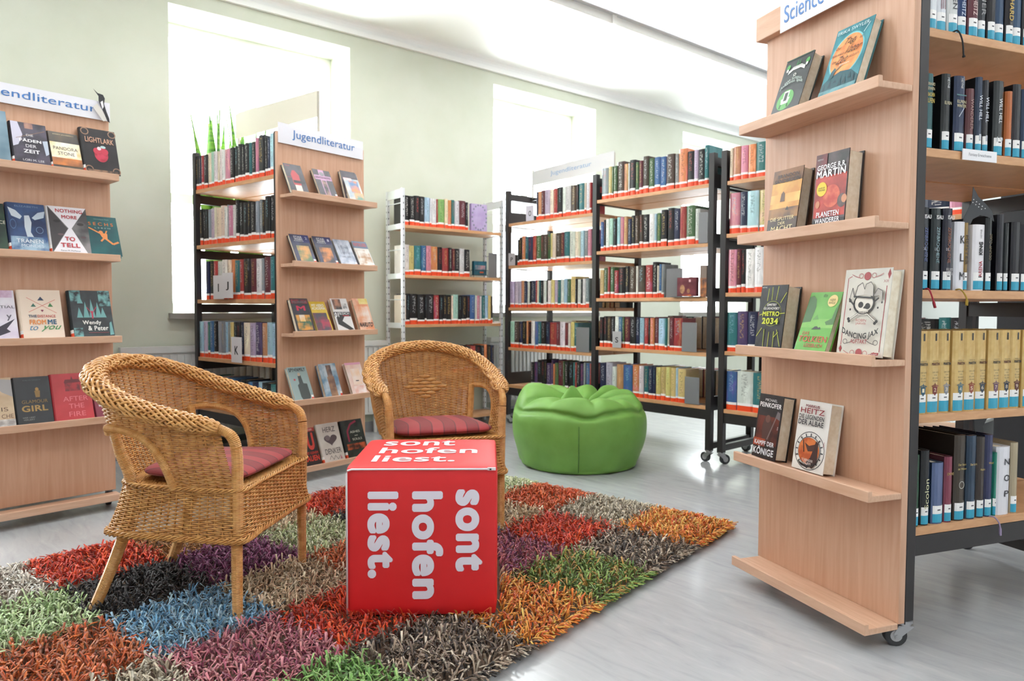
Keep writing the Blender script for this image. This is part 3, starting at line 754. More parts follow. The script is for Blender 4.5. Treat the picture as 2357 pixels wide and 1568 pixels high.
def make_chair(label, loc, rz):
    t = thing('wicker_armchair', label, 'armchair', loc, rz, None)
    # woven shell of back and arms
    mb = MB()
    pitch = 0.0064
    for j in range(65):
        d = j * pitch + 0.004
        P, L, nr, B = shell(t_half, np.full(len(t_half), d))
        k = np.arange(len(t_half)); s = np.where(k % 2 == 0, np.where((k // 2 + j) % 2 == 0, 1.0, -1.0), 0.0)
        ok = (d < L - 0.012) & ~opening(B[:, 1], d)
        Q = P + nr * (s * 0.0036)[:, None]
        i = 0
        while i < len(ok):
            if ok[i]:
                e = i
                while e + 1 < len(ok) and ok[e + 1]: e += 1
                if e - i >= 1: mb.tube(Q[i:e + 1], 0.00275, 4, CANE, caps=False)
                i = e + 1
            else: i += 1
    mb.build('woven_shell', t, smooth=True)
    mb = MB()
    for ts in t_stake[1:-1]:
        ds = np.linspace(0, 0.40, 14)
        P, L, nr, B = shell(np.full(14, ts), ds)
        ok = (ds < L) & ~opening(B[:, 1], ds)
        if ok.sum() > 2:
            mb.tube(P[ok] , 0.0034, 5, STAKE, caps=False)
    mb.build('stake_cage', t, smooth=True)
    # wide woven lozenge in the middle of the back
    mb = MB()
    for r in range(7):
        d = 0.185 - 0.017 * (3 - r) + 0.0
        n = 4 - abs(3 - r) if r % 2 else 4 - abs(3 - r)
        mid = NST / 2
        for q in range(n):
            kc = mid + (q - (n - 1) / 2) * 2
            ks = np.linspace(kc - 1.0, kc + 1.0, 9)
            ts = np.interp(ks, np.arange(NST + 1), t_stake)
            P, L, nr, B = shell(ts, np.full(9, d))
            bul = np.sin(np.linspace(0, pi, 9))
            Pc = P - nr * (0.004 + 0.006 * bul)[:, None]
            hh = 0.0035 + 0.0052 * bul
            V = np.vstack([Pc - np.array([0, 0, 1]) * hh[:, None], Pc - nr * 0.004, Pc + np.array([0, 0, 1]) * hh[:, None]])
            mb.add(V, [(a, a + 1, 9 + a + 1, 9 + a) for a in range(8)] + [(9 + a, 9 + a + 1, 18 + a + 1, 18 + a) for a in range(8)], CANE)
    mb.build('woven_lozenge', t, smooth=True)
    # braided rim roll
    tr_ = np.interp(np.linspace(0, _arc[-1], 260), _arc, tt_dense)
    C = catmull(FT, tr_); T = np.gradient(C, axis=0); T /= np.linalg.norm(T, axis=1)[:, None]
    out = np.stack([C[:, 0] * 0.9, C[:, 1] + 0.12, np.zeros(260)], 1); out /= np.linalg.norm(out, axis=1)[:, None]
    out -= T * np.sum(out * T, 1)[:, None]; out /= np.linalg.norm(out, axis=1)[:, None]
    upv = np.cross(T, out); upv *= np.sign(upv[:, 2])[:, None]
    sl = np.linspace(0, _arc[-1], 260)
    grow = np.clip(np.minimum(sl, _arc[-1] - sl) / 0.06, 0, 1) ** 0.6
    mb = MB(); mb.tube(C + out * 0.008, 0.013 + 0.008 * grow, 10, STAKE)
    for dr, ph0, n, pit, rs in ((1, 0.0, 13, 0.34, 0.0047), (-1, 0.17, 8, 0.17, 0.0036)):
        for k in range(n):
            ph = ph0 + k * 2 * pi / n + dr * sl * 2 * pi / pit
            w = 1 + 0.10 * np.sin(sl * 2 * pi / 0.036 + k * pi + (0 if dr > 0 else pi))
            ax_, az_ = (0.012 + 0.022 * grow), (0.012 + 0.0125 * grow)
            Q = C + out * ((0.008 + ax_ * np.cos(ph) * w))[:, None] + upv * ((az_ * np.sin(ph) * w))[:, None]
            mb.tube(Q, rs, 5, CANE, caps=False)
    mb.build('braided_rim', t, smooth=True)
    # wrapped frame
    def wrapped(P, r, pitch=0.0048, n=10):
        P = np.asarray(P, float); s = np.concatenate([[0], np.cumsum(np.linalg.norm(np.diff(P, axis=0), axis=1))])
        K = max(4, int(s[-1] / pitch) * 2 + 1)
        tq = np.linspace(0, len(P) - 1, 200); PP = catmull(P, tq); ss = np.concatenate([[0], np.cumsum(np.linalg.norm(np.diff(PP, axis=0), axis=1))])
        ts = np.interp(np.linspace(0, ss[-1], K), ss, tq); X = catmull(P, ts)
        rr = np.interp(ts, np.arange(len(P)), np.broadcast_to(r, (len(P),)).astype(float))
        b_ = MB(); b_.tube(X, rr * np.where(np.arange(K) % 2 == 0, 0.90, 1.0), n, WRAP); return b_
    for sx in (-1, 1):
        wrapped([(sx * .247, -.250, 0.0), (sx * .247, -.250, .14), (sx * .246, -.250, .28)], (.0165, .0175, .0185)).build('leg', t)
        wrapped([(sx * .212, .262, 0.0), (sx * .199, .205, .14), (sx * .190, .150, .285)], (.0185, .019, .02)).build('leg', t)
        wrapped([(sx * .246, -.252, .27), (sx * .247, -.255, .43), (sx * .250, -.256, .53), (sx * .255, -.243, .585), (sx * .261, -.200, .614)], (.0185, .0185, .018, .018, .014)).build('arm_post', t)
        wrapped([(sx * .190, .150, .27), (sx * .200, .134, .42), (sx * .214, .16, .52), (sx * .222, .178, .603)], (.019, .0185, .017, .015)).build('back_post', t)
        # arch over the opening below the arm
        ph = np.linspace(-0.35, pi / 2, 24)
        sgn = np.sign(ph); sn = np.abs(np.sin(ph)) ** 0.69; cs_ = np.abs(np.cos(ph)) ** 0.69
        ya = 0.13 - 0.18 * np.where(sgn > 0, sn, -0.10 * sn); da = np.where(sgn > 0, 0.193 * cs_, 0.193 - 0.05 * sn)
        yb = _b[:, 1]; half = tt_dense <= NC / 2
        tq = np.interp(ya, yb[half], tt_dense[half])
        if sx > 0: tq = NC - tq
        P, L, nr, B = shell(tq, da)
        P = P + nr * 0.006
        wrapped(P, 0.013, 0.0045, 9).build('arm_arch', t)
    # woven apron
    top = [(-.25, -.264), (-.125, -.266), (0, -.266), (.125, -.266), (.25, -.264), (.254, -.15), (.246, -.02), (.205, .145), (.11, .192), (0, .205), (-.11, .192), (-.205, .145), (-.246, -.02), (-.254, -.15)]
    bot = [(-.257, -.270), (-.125, -.272), (0, -.272), (.125, -.272), (.257, -.270), (.262, -.15), (.256, -.01), (.226, .19), (.12, .228), (0, .238), (-.12, .228), (-.226, .19), (-.256, -.01), (-.262, -.15)]
    def loop(L, z, n):
        P = np.array([(x, y, z) for x, y in L]); P2 = np.vstack([P[-1:], P, P[:2]])
        q = np.linspace(1, len(L) + 1, 1200); X = catmull(P2, q); s = np.concatenate([[0], np.cumsum(np.linalg.norm(np.diff(X, axis=0), axis=1))])
        return catmull(P2, np.interp(np.linspace(0, s[-1], n, endpoint=False), s, q))
    NA = 68; mb = MB(); rows = 25
    A0, A1 = loop(top, .414, NA * 2), loop(bot, .266, NA * 2)
    def ap(v):
        P = A0 + (A1 - A0) * v; P[:, :2] *= 1 - 0.03 * sin(pi * v) * 0.6
        nr = P * np.array([1, 1, 0]); nr /= np.linalg.norm(nr, axis=1)[:, None]; return P, nr
    for j in range(rows):
        P, nr = ap(j / (rows - 1)); k = np.arange(NA * 2)
        s = np.where(k % 2 == 0, np.where((k // 2 + j) % 2 == 0, 1.0, -1.0), 0.0)
        mb.tube(P + nr * (s * 0.0036)[:, None], 0.0028, 4, CANE, closed=True)
    for v, a in ((-0.02, 0.006), (1.02, 0.008), (1.06, 0.007)):
        A0d, A1d = loop(top, .414, 600), loop(bot, .266, 600)
        P = A0d + (A1d - A0d) * v; nr = P * np.array([1, 1, 0]); nr /= np.linalg.norm(nr, axis=1)[:, None]; k = np.arange(600)
        for ph in (0, 2.1, 4.2):
            w = k * 2 * pi / 18 + ph
            mb.tube(P + nr * (0.004 + a * 0.7 * np.cos(w))[:, None] + np.array([0, 0, 1]) * (a * 0.7 * np.sin(w))[:, None], 0.0034, 4, CANE, closed=True)
    mb.build('woven_apron', t, smooth=True)
    mb = MB()
    for k in range(0, NA * 2, 2):
        P = np.array([ap(v)[0][k] for v in np.linspace(0, 1, 7)]); mb.tube(P, 0.0034, 5, STAKE, caps=False)
    mb.build('apron_stakes', t, smooth=True)
    # seat deck
    mb = MB()
    y = -.255
    while y < 0.19:
        hw = float(np.interp(y, [-.255, -.1, .04, .13, .19], [.25, .252, .236, .2, .09])) - 0.004
        xs = np.linspace(-hw, hw, 40); k = np.arange(40)
        mb.tube(np.stack([xs, np.full(40, y), .416 + 0.0018 * np.where((k + int(y * 1000)) % 2 == 0, 1, -1)], 1), 0.0034, 4, CANE, caps=False); y += 0.0068
    mb.build('seat', t, smooth=True)
    return t

CUSH = mat('striped_red_cotton', '#9c2c33', 0.75, sheen=0.15)
tn, n, l, b = nodes(CUSH)
tcn = n.new('ShaderNodeTexCoord'); sx = n.new('ShaderNodeSeparateXYZ'); l.new(tcn.outputs['Object'], sx.inputs[0])
def M(op, a, b_=None, c_=None):
    q = n.new('ShaderNodeMath'); q.operation = op
    for i, v in enumerate((a, b_, c_)):
        if v is None: continue
        if isinstance(v, (int, float)): q.inputs[i].default_value = v
        else: l.new(v, q.inputs[i])
    return q.outputs[0]
wv = M('MULTIPLY', M('SINE', M('MULTIPLY', sx.outputs[1], 14.0)), 0.012)
f = M('FRACT', M('DIVIDE', M('ADD', M('ADD', sx.outputs[0], wv), 5.0), 0.104))
st = M('GREATER_THAN', f, 0.5)
ln = M('MAXIMUM', M('LESS_THAN', M('ABSOLUTE', M('SUBTRACT', f, 0.5)), 0.025), M('GREATER_THAN', M('ABSOLUTE', M('SUBTRACT', f, 0.5)), 0.478))
m1 = n.new('ShaderNodeMix'); m1.data_type = 'RGBA'; m1.inputs[6].default_value = (*hexc('#7d1c21'), 1); m1.inputs[7].default_value = (*hexc('#992d30'), 1); l.new(st, m1.inputs[0])
m2 = n.new('ShaderNodeMix'); m2.data_type = 'RGBA'; m2.inputs[7].default_value = (*hexc('#5f1a22'), 1); l.new(m1.outputs[2], m2.inputs[6]); l.new(ln, m2.inputs[0])
l.new(m2.outputs[2], b.inputs['Base Color'])

def cushion(label, loc, rz):
    NT, NRR = 72, 12
    V, F = [], []
    for s_ in (1, -1):
        for j in range(NRR + 1):
            q = sin(j / NRR * pi / 2)
            for i in range(NT):
                a = i / NT * 2 * pi; c_, s2 = cos(a), sin(a)
                e = 0.36
                x = abs(c_) ** e * (1 if c_ > 0 else -1); y = abs(s2) ** e * (1 if s2 > 0 else -1)
                hw = 0.232 - 0.045 * (y + 1) / 2
                V.append((x * hw * q, -0.062 + y * 0.192 * q, 0.460 + s_ * (0.0215 * (1 - q ** 5) ** 0.5 * (1 + 0.25 * (1 - q * q)))))
    per = (NRR + 1) * NT
    for s_ in (0, 1):
        for j in range(NRR):
            for i in range(NT):
                k = (i + 1) % NT; a = s_ * per + j * NT
                f_ = (a + i, a + k, a + NT + k, a + NT + i); F.append(f_[::-1] if s_ == 0 else f_)
    me = bpy.data.meshes.new('seat_cushion'); me.from_pydata([(x, y, z - 0.436) for x, y, z in V], [], F); me.materials.append(CUSH)
    me.polygons.foreach_set('use_smooth', [True] * len(F)); me.update()
    o = put('seat_cushion', me); o.location = (loc[0], loc[1], 0.4235 + loc[2]); o.rotation_euler = (0, 0, rz)
    return tag(o, label, 'cushion', None)

RUGZ = 0.012
C1, A1_ = (-1.08, 2.44, RUGZ), radians(83.6)
C2, A2_ = (-0.361, 3.275, RUGZ), radians(18.0)
ch = make_chair('honey wicker armchair turned side-on at the left of the red cube', C1, A1_)
dup(ch, C2, A2_, 'honey wicker armchair facing forward, standing behind the red cube')
cu = cushion('striped red seat cushion in the side-on wicker armchair', C1, A1_)
c2 = cu.copy(); COL.objects.link(c2); c2.location = (C2[0], C2[1], cu.location.z); c2.rotation_euler = (0, 0, A2_); c2['label'] = 'striped red seat cushion in the wicker armchair behind the cube'
# ---------------------------------------------------------------- red cube seat
RED = mat('red_vinyl', '#cf1f26', 0.5)
noise_mix(RED, '#d41c20', '#dc2428', (1, 1, 1), 6, 0.3, 0.7, 3, bump=0.08)
PIPE = mat('white_zip_piping', '#ece7ea', 0.5)
CS = 0.482
cube = thing('cube_seat', 'red cube seat printed with large white lettering, standing on the patchwork rug', 'cube seat', (-0.527, 2.192, 0.0155), 0.0319)
bm = bmesh.new()
N = 14
mbb = MB()
def face(o, a, b_):
    V = []
    for j in range(N + 1):
        for i in range(N + 1):
            V.append(Vector(o) + Vector(a) * (i / N) + Vector(b_) * (j / N))
    mbb.add(V, [(j * (N + 1) + i, j * (N + 1) + i + 1, (j + 1) * (N + 1) + i + 1, (j + 1) * (N + 1) + i) for j in range(N) for i in range(N)], RED)
s = CS
face((0, 0, 0), (s, 0, 0), (0, 0, s)); face((s, 0, 0), (0, s, 0), (0, 0, s)); face((s, s, 0), (-s, 0, 0), (0, 0, s)); face((0, s, 0), (0, -s, 0), (0, 0, s))
face((0, 0, s), (s, 0, 0), (0, s, 0)); face((0, s, 0), (s, 0, 0), (0, -s, 0))
me = bpy.data.meshes.new('cover'); 
bm = bmesh.new()
vs = [bm.verts.new(v) for v in mbb.v]
for f_ in mbb.f: bm.faces.new([vs[i] for i in f_])
bmesh.ops.remove_doubles(bm, verts=bm.verts, dist=1e-5)
cc = Vector((s / 2, s / 2, s / 2)); hr = s / 2; rad = 0.014
for v in bm.verts:
    d = v.co - cc
    q = Vector((max(-hr + rad, min(hr - rad, d.x)), max(-hr + rad, min(hr - rad, d.y)), max(-hr + rad, min(hr - rad, d.z))))
    e = d - q
    if e.length > 1e-6: d = q + e.normalized() * rad
    v.co = cc + d
bmesh.ops.recalc_face_normals(bm, faces=bm.faces)
bm.to_mesh(me); bm.free(); me.materials.append(RED)
me.polygons.foreach_set('use_smooth', [True] * len(me.polygons))
cov = put('cover', me, cube, 0.004, 3)
mb = MB()
yy = -0.0012
for t_, x0, x1, v0, v1 in (('sont', .723, .903, .151, .698), ('hofen', .437, .643, .162, .881), ('liest.', .147, .35, .163, .739)):
    cx, cz = (x0 + x1) / 2, 1 - (v0 + v1) / 2
    text_into(mb, t_, cx, cz, v1 - v0, x1 - x0, '#e9e2ee', CS, CS, yy, bold=0.05, rot=-90)
mb.build('lettering', cube)
mb = MB()
for t_, u0, u1, v0, v1 in (('sont', .148, .685, .69, .885), ('hofen', .155, .858, .41, .62), ('liest.', .146, .709, .14, .345)):
    tm = MB(); text_into(tm, t_, (u0 + u1) / 2, (v0 + v1) / 2, u1 - u0, v1 - v0, '#f2eef2', CS, CS, 0.0, bold=0.022)
    mb.add([(x, z, CS + 0.0012 - y) for x, y, z in tm.v], tm.f, tm.m[0])
mb.build('lettering', cube)
mb = MB()
e = 0.006
path = [(e, e, 0.01), (e, e, CS - 0.022), (e + 0.004, e, CS - 0.010), (e + 0.016, e, CS - e), (0.2, e, CS - e), (CS - 0.03, e, CS - e)]
mb.tube([(x, -0.0005 if z < CS - 0.004 else 0.002, z + (0.0 if z < CS - 0.02 else -0.002)) for x, y, z in path], 0.0032, 8, PIPE)
mb.build('piping', cube, smooth=True)
mb = MB(); mb.box(CS - 0.032, -0.003, CS - 0.012, CS - 0.006, 0.004, CS - 0.004, PIPE); mb.box(CS - 0.026, -0.0042, CS - 0.0105, CS - 0.02, -0.003, CS - 0.006, BLACK); mb.build('zip_pull', cube)

# ---------------------------------------------------------------- green beanbag
GREEN = mat('green_leatherette', '#729f4a', 0.48, spec=0.3)
noise_mix(GREEN, '#6d9a45', '#79a852', (1, 1, 1), 7, 0.3, 0.7, 4, bump=0.12)
bean = thing('beanbag', 'green leatherette beanbag with a knotted top on the grey floor', 'beanbag', (0.43, 4.52, 0), 0.0)
prof = np.array([(0, 0.0), (.20, 0.0), (.335, .0), (.372, .018), (.398, .09), (.424, .18), (.432, .255), (.428, .315), (.414, .358), (.385, .400), (.335, .428), (.26, .428), (.18, .405), (.11, .375), (.05, .355), (0, .35)])
NPH, NTH = 96, 216
pp = catmull(np.c_[prof, np.zeros(len(prof))], np.linspace(0, len(prof) - 1, NPH))
CRE = [-2.78, -0.42, 0.02, 0.5, 1.02, 1.62, 2.42]             # crease angles, the front is at -pi/2
LIFT = [-0.004, 0.0, 0.012, 0.022, 0.008, 0.014, 0.045]        # how far each puffed lobe rises
V = []
for j in range(NPH):
    r_, z_ = pp[j, 0], pp[j, 1]
    for i in range(NTH):
        th = i / NTH * 2 * pi - pi
        r, z = r_, z_
        nz = noise.noise(Vector((3.2 * r_ * cos(th), 3.2 * r_ * sin(th), 3 * z_ + 4)))
        if j > NPH * 0.42:
            tw = th + 0.22 * sin(6.0 * r_ + 1.0) * (1 - r_ / 0.43) + 0.10 * noise.noise(Vector((cos(th) * 2, sin(th) * 2, r_ * 7)))
            q = (tw - CRE[0]) % (2 * pi); k = max(n_i for n_i in range(len(CRE)) if (CRE[n_i] - CRE[0]) <= q + 1e-9)
            w_ = ((CRE[(k + 1) % len(CRE)] - CRE[k]) % (2 * pi)); fq = (q - (CRE[k] - CRE[0])) / w_
            puff = max(0.0, sin(pi * min(1, max(0, fq)))) ** 0.45
            inn = min(1, max(0, (z_ - 0.30) / 0.10)) if r_ > 0.3 else 1.0
            cen = min(1, r_ / 0.10)
            top = min(1, max(0, (0.43 - r_) / 0.09))
            wide = min(1.0, w_ / 0.6)
            z += inn * cen * (top * (0.072 * wide * (puff - 0.55)) + LIFT[k] * (0.35 + 0.65 * puff) * min(1, 0.25 + top))
            if r_ > 0.3: r -= 0.016 * (1 - puff) * inn
            for pa_, pw_, pd_ in ((-2.15, 0.09, 0.02), (-1.42, 0.10, 0.03), (-0.85, 0.08, 0.016)):
                g_ = math.exp(-(abs(th - pa_ - 0.25 * (0.42 - r_)) / pw_) ** 1.3) * min(1, max(0, (r_ - 0.12) / 0.1)) * top
                z -= pd_ * g_
            fr_ = max(0.0, cos(th + pi / 2)) ** 0.6
            if r_ > 0.3: r -= 0.026 * fr_ * math.exp(-((z_ - 0.362 - 0.012 * sin(5 * th)) / 0.014) ** 2)
        r *= 1 + 0.016 * nz
        z += 0.012 * noise.noise(Vector((9 * r * cos(th), 9 * r * sin(th), 2.0))) * (z_ > 0.34)
        if 0.015 < z_ < 0.12: r += 0.012 * sin(th * 9 + 2 * nz) * (1 - z_ / 0.12)
        V.append((r * cos(th), r * sin(th), max(0.0, z)))
F = [(j * NTH + i, j * NTH + (i + 1) % NTH, (j + 1) * NTH + (i + 1) % NTH, (j + 1) * NTH + i) for j in range(NPH - 1) for i in range(NTH)]
me = bpy.data.meshes.new('bag'); me.from_pydata(V, [], F); me.materials.append(GREEN)
bm = bmesh.new(); bm.from_mesh(me); bmesh.ops.remove_doubles(bm, verts=bm.verts, dist=1e-5); bm.to_mesh(me); bm.free()
me.polygons.foreach_set('use_smooth', [True] * len(me.polygons)); put('bag', me, bean)
# seam down the front
mb = MB(); mb.tube([((pp[j, 0] + 0.0005) * cos(-1.66) * 1.0, (pp[j, 0] + 0.0005) * sin(-1.66), max(0.002, pp[j, 1])) for j in range(int(NPH * 0.2), int(NPH * 0.46), 2)], 0.0022, 5, mat('green_seam', '#4d7a38', 0.5)); mb.build('seam', bean)
# knotted flap
mb = MB(); NK = 26; K = []
for j in range(12):
    q = j / 11
    for i in range(NK):
        a = i / NK * 2 * pi
        lob = 1 + 0.42 * cos(3 * a + 0.6) + 0.15 * cos(5 * a)
        r = (0.085 * (1 - q) ** 0.9 + 0.008) * lob
        K.append((-0.065 + r * cos(a) + 0.02 * q, -0.02 + r * sin(a) * 0.7, 0.345 + 0.165 * q - 0.01 * q * q))
fk = [(j * NK + i, j * NK + (i + 1) % NK, (j + 1) * NK + (i + 1) % NK, (j + 1) * NK + i) for j in range(11) for i in range(NK)] + [[11 * NK + i for i in range(NK)]]
mb.add(K, fk, GREEN); mb.build('knotted_flap', bean, smooth=True)

# ---------------------------------------------------------------- patchwork shag rug
e1 = np.array([cos(radians(140.75)), sin(radians(140.75))]); e2 = np.array([-e1[1], e1[0]]); RO = np.array([1.002, 3.157])
RW, RL = 1.86, 2.95
TONE = {  # yarn tones of each patch
 'O': ['#d9792a', '#e29a44', '#e2b45c', '#c95a24', '#e08a3a'], 'G': ['#b3a892', '#9c8f78', '#cbbfa8', '#857a68', '#bfb6a4'], 'D': ['#c24c1e', '#a4421a', '#d4662e', '#b66030', '#cc5022'],
 'L': ['#b9bd93', '#cfd0ae', '#9aa872', '#d8d6bd', '#a9b384'], 'W': ['#4a3d36', '#8e7c6b', '#c9bca9', '#2c2523', '#a8937e', '#6b5a4c'], 'R': ['#b4260f', '#cf3c12', '#962010', '#d9521a', '#c23410'],
 'B': ['#cbb392', '#b79c7c', '#d9c7aa', '#a58a6a', '#c4aa88'], 'E': ['#5a7a34', '#7a9448', '#466428', '#b08844', '#8aa455'], 'P': ['#8a3f50', '#9c5058', '#6d3050', '#a8605a', '#84466a'],
 'U': ['#6f2f5a', '#82406a', '#5a2648', '#94507a', '#742e52'], 'T': ['#a8703c', '#8a5a30', '#c08a52', '#6e4a2a', '#b57f48'], 'S': ['#6b9cbc', '#8ab4ce', '#4f7f9f', '#a4c4d6', '#7d95a0'],
 'K': ['#1e1a1b', '#2b2526', '#141213', '#3a3133', '#221d1e'], 'I': ['#b06a72', '#9a4a5c', '#c4848a', '#7e3850', '#b87878'], 'N': ['#a3b880', '#8aa268', '#c0cda2', '#b6c49a', '#94aa78'],
 'C': ['#cdc4b8', '#b8aea2', '#ddd6cc', '#a59a8c', '#c8bfb2'], 'A': ['#c25a2a', '#a84a20', '#8a4a2a', '#d07038', '#b0602f'], 'F': ['#6f9a4c', '#86b060', '#5a8440', '#9cbc74', '#7aa255']}
GRID = ['OGDLT', 'WRBUB', 'EPSKR', 'OBALB', 'WRBUT', 'FISKR', 'WGANC', 'RUOGS', 'EBPTL']
rug = thing('rug', 'shaggy patchwork rug of many coloured squares on the grey floor', 'rug', (RO[0], RO[1], 0), radians(140.75))
mb = MB(); mb.box(0.01, 0.01, 0.0005, RW - 0.01, RL - 0.01, 0.011, mat('rug_backing', '#5e4a3a', 0.9)); mb.build('backing', rug)
NS = 40000
u = RNG.uniform(0.004, RW - 0.004, NS); v = RNG.uniform(0.004, RL - 0.004, NS)
NE = 4200; ue = RNG.uniform(0.004, RW - 0.004, NE); ve = RNG.uniform(0.004, RL - 0.004, NE); pk = RNG.integers(0, 3, NE)
ue = np.where(pk == 0, RNG.uniform(0.002, 0.02, NE), ue); ve = np.where(pk == 1, RNG.uniform(0.002, 0.02, NE), ve); ue = np.where(pk == 2, RW - RNG.uniform(0.002, 0.02, NE), ue)
u = np.r_[u, ue]; v = np.r_[v, ve]; NS = len(u)
wpx = RO[0] + u * e1[0] + v * e2[0]; wpy = RO[1] + u * e1[1] + v * e2[1]
keep = np.ones(NS, bool)
ca, sa = cos(0.0319), sin(0.0319); lx = (wpx + 0.523) * ca + (wpy - 2.194) * sa; ly = -(wpx + 0.523) * sa + (wpy - 2.194) * ca
keep &= ~((lx > -0.004) & (lx < CS + 0.004) & (ly > -0.002) & (ly < CS + 0.004))
for (cx, cy, _), a in ((C1, A1_), (C2, A2_)):
    for x, y in ((.247, -.25), (-.247, -.25), (.212, .262), (-.212, .262)):
        px, py = cx + x * cos(a) - y * sin(a), cy + x * sin(a) + y * cos(a)
        keep &= (wpx - px) ** 2 + (wpy - py) ** 2 > 0.022 ** 2
keep &= ~((wpy < 1.4))
u, v, wpx, wpy = u[keep], v[keep], wpx[keep], wpy[keep]; n_ = len(u)
ju, jv = u + RNG.normal(0, 0.012, n_), v + RNG.normal(0, 0.012, n_)
cj = np.clip((ju / (RW / 5)).astype(int), 0, 4); ci = np.clip(((jv - 0.03) / 0.365).astype(int), 0, len(GRID) - 1)
colr = np.zeros((n_, 3)); pick = RNG.random(n_)
for i in range(len(GRID)):
    for j in range(5):
        m_ = (ci == i) & (cj == j); T = [hexc(c) for c in TONE[GRID[i][j]]]
        colr[m_] = np.array(T)[(pick[m_] * len(T)).astype(int)]
colr = np.minimum(colr * RNG.uniform(1.05, 1.5, (n_, 1)), 0.9)
ln = RNG.uniform(0.032, 0.054, n_); az = RNG.uniform(0, 2 * pi, n_); lean = RNG.uniform(0.5, 1.6, n_); rad = RNG.uniform(0.0024, 0.0040, n_)
edge = (u < 0.03) | (u > RW - 0.03) | (v < 0.03)
az = np.where(u < 0.03, pi + RNG.normal(0, .7, n_), az); az = np.where(u > RW - 0.03, RNG.normal(0, .7, n_), az); az = np.where(v < 0.03, -pi / 2 + RNG.normal(0, .7, n_), az)
lean = np.where(edge, RNG.uniform(1.3, 2.4, n_), lean)
# keep yarn next to the cube from leaning into it
lu, lv = lx[keep], ly[keep]
near = (lu > -0.06) & (lu < CS + 0.06) & (lv > -0.06) & (lv < CS + 0.06)
gx = np.where(lu < 0, -1.0, np.where(lu > CS, 1.0, 0.0)); gy = np.where(lv < 0, -1.0, np.where(lv > CS, 1.0, 0.0))
wa = np.arctan2(gx * sa + gy * ca, gx * ca - gy * sa) - radians(140.75)
az = np.where(near & ((gx != 0) | (gy != 0)), wa + RNG.normal(0, 0.85, n_), az)
dirh = np.stack([np.cos(az), np.sin(az), np.zeros(n_)], 1)
side = np.stack([-np.sin(az), np.cos(az), np.zeros(n_)], 1)
P = np.stack([u, v, np.full(n_, 0.008)], 1)
rings = []
a = lean * 0.25
for k in range(4):
    rings.append(P.copy())
    step = (ln / 3)[:, None]
    bend = a[:, None]
    P = P + step * (np.cos(bend) * np.array([0, 0, 1.0]) + np.sin(bend) * dirh)
    a = np.minimum(a + lean * 0.45, 1.6)
verts = np.zeros((n_, 4, 3, 3))
for k, Q in enumerate(rings):
    fat = (0.85, 1.0, 1.05, 1.25)[k]
    for s_ in range(3):
        th = s_ * 2 * pi / 3 + pick * 6
        verts[:, k, s_] = Q + (rad * fat)[:, None] * (np.cos(th)[:, None] * side + np.sin(th)[:, None] * (dirh * 0.6 + np.array([0, 0, 0.5])))
verts[..., 2] = np.maximum(verts[..., 2], 0.002)
base = np.arange(n_)[:, None, None] * 12
q = np.array([[[k * 3 + s_, k * 3 + (s_ + 1) % 3, (k + 1) * 3 + (s_ + 1) % 3, (k + 1) * 3 + s_] for s_ in range(3)] for k in range(3)]).reshape(1, 9, 4)
quads = (base + q).reshape(-1, 4)
tips = (np.arange(n_)[:, None] * 12 + np.array([9, 10, 11])).reshape(-1, 3)
nq, ntr = len(quads), len(tips)
me = bpy.data.meshes.new('yarn_pile'); me.vertices.add(n_ * 12); me.vertices.foreach_set('co', verts.reshape(-1).astype(np.float32))
me.loops.add(nq * 4 + ntr * 3); me.loops.foreach_set('vertex_index', np.concatenate([quads.ravel(), tips.ravel()]).astype(np.int32))
me.polygons.add(nq + ntr); me.polygons.foreach_set('loop_start', np.concatenate([np.arange(nq) * 4, nq * 4 + np.arange(ntr) * 3]).astype(np.int32))
me.update(calc_edges=True)
at = me.attributes.new('yarn_colour', 'FLOAT_COLOR', 'POINT')
at.data.foreach_set('color', np.repeat(np.c_[colr, np.ones(n_)], 12, 0).astype(np.float32).ravel())
me.polygons.foreach_set('use_smooth', np.ones(nq + ntr, bool))
YARN = mat('shag_yarn', '#a08060', 0.55, spec=0.35, sheen=0.14); tn, n, l, b = nodes(YARN)
an = n.new('ShaderNodeAttribute'); an.attribute_name = 'yarn_colour'; l.new(an.outputs['Color'], b.inputs['Base Color'])
me.materials.append(YARN); me.validate()
tag(put('yarn_pile', me, rug), kind='stuff')
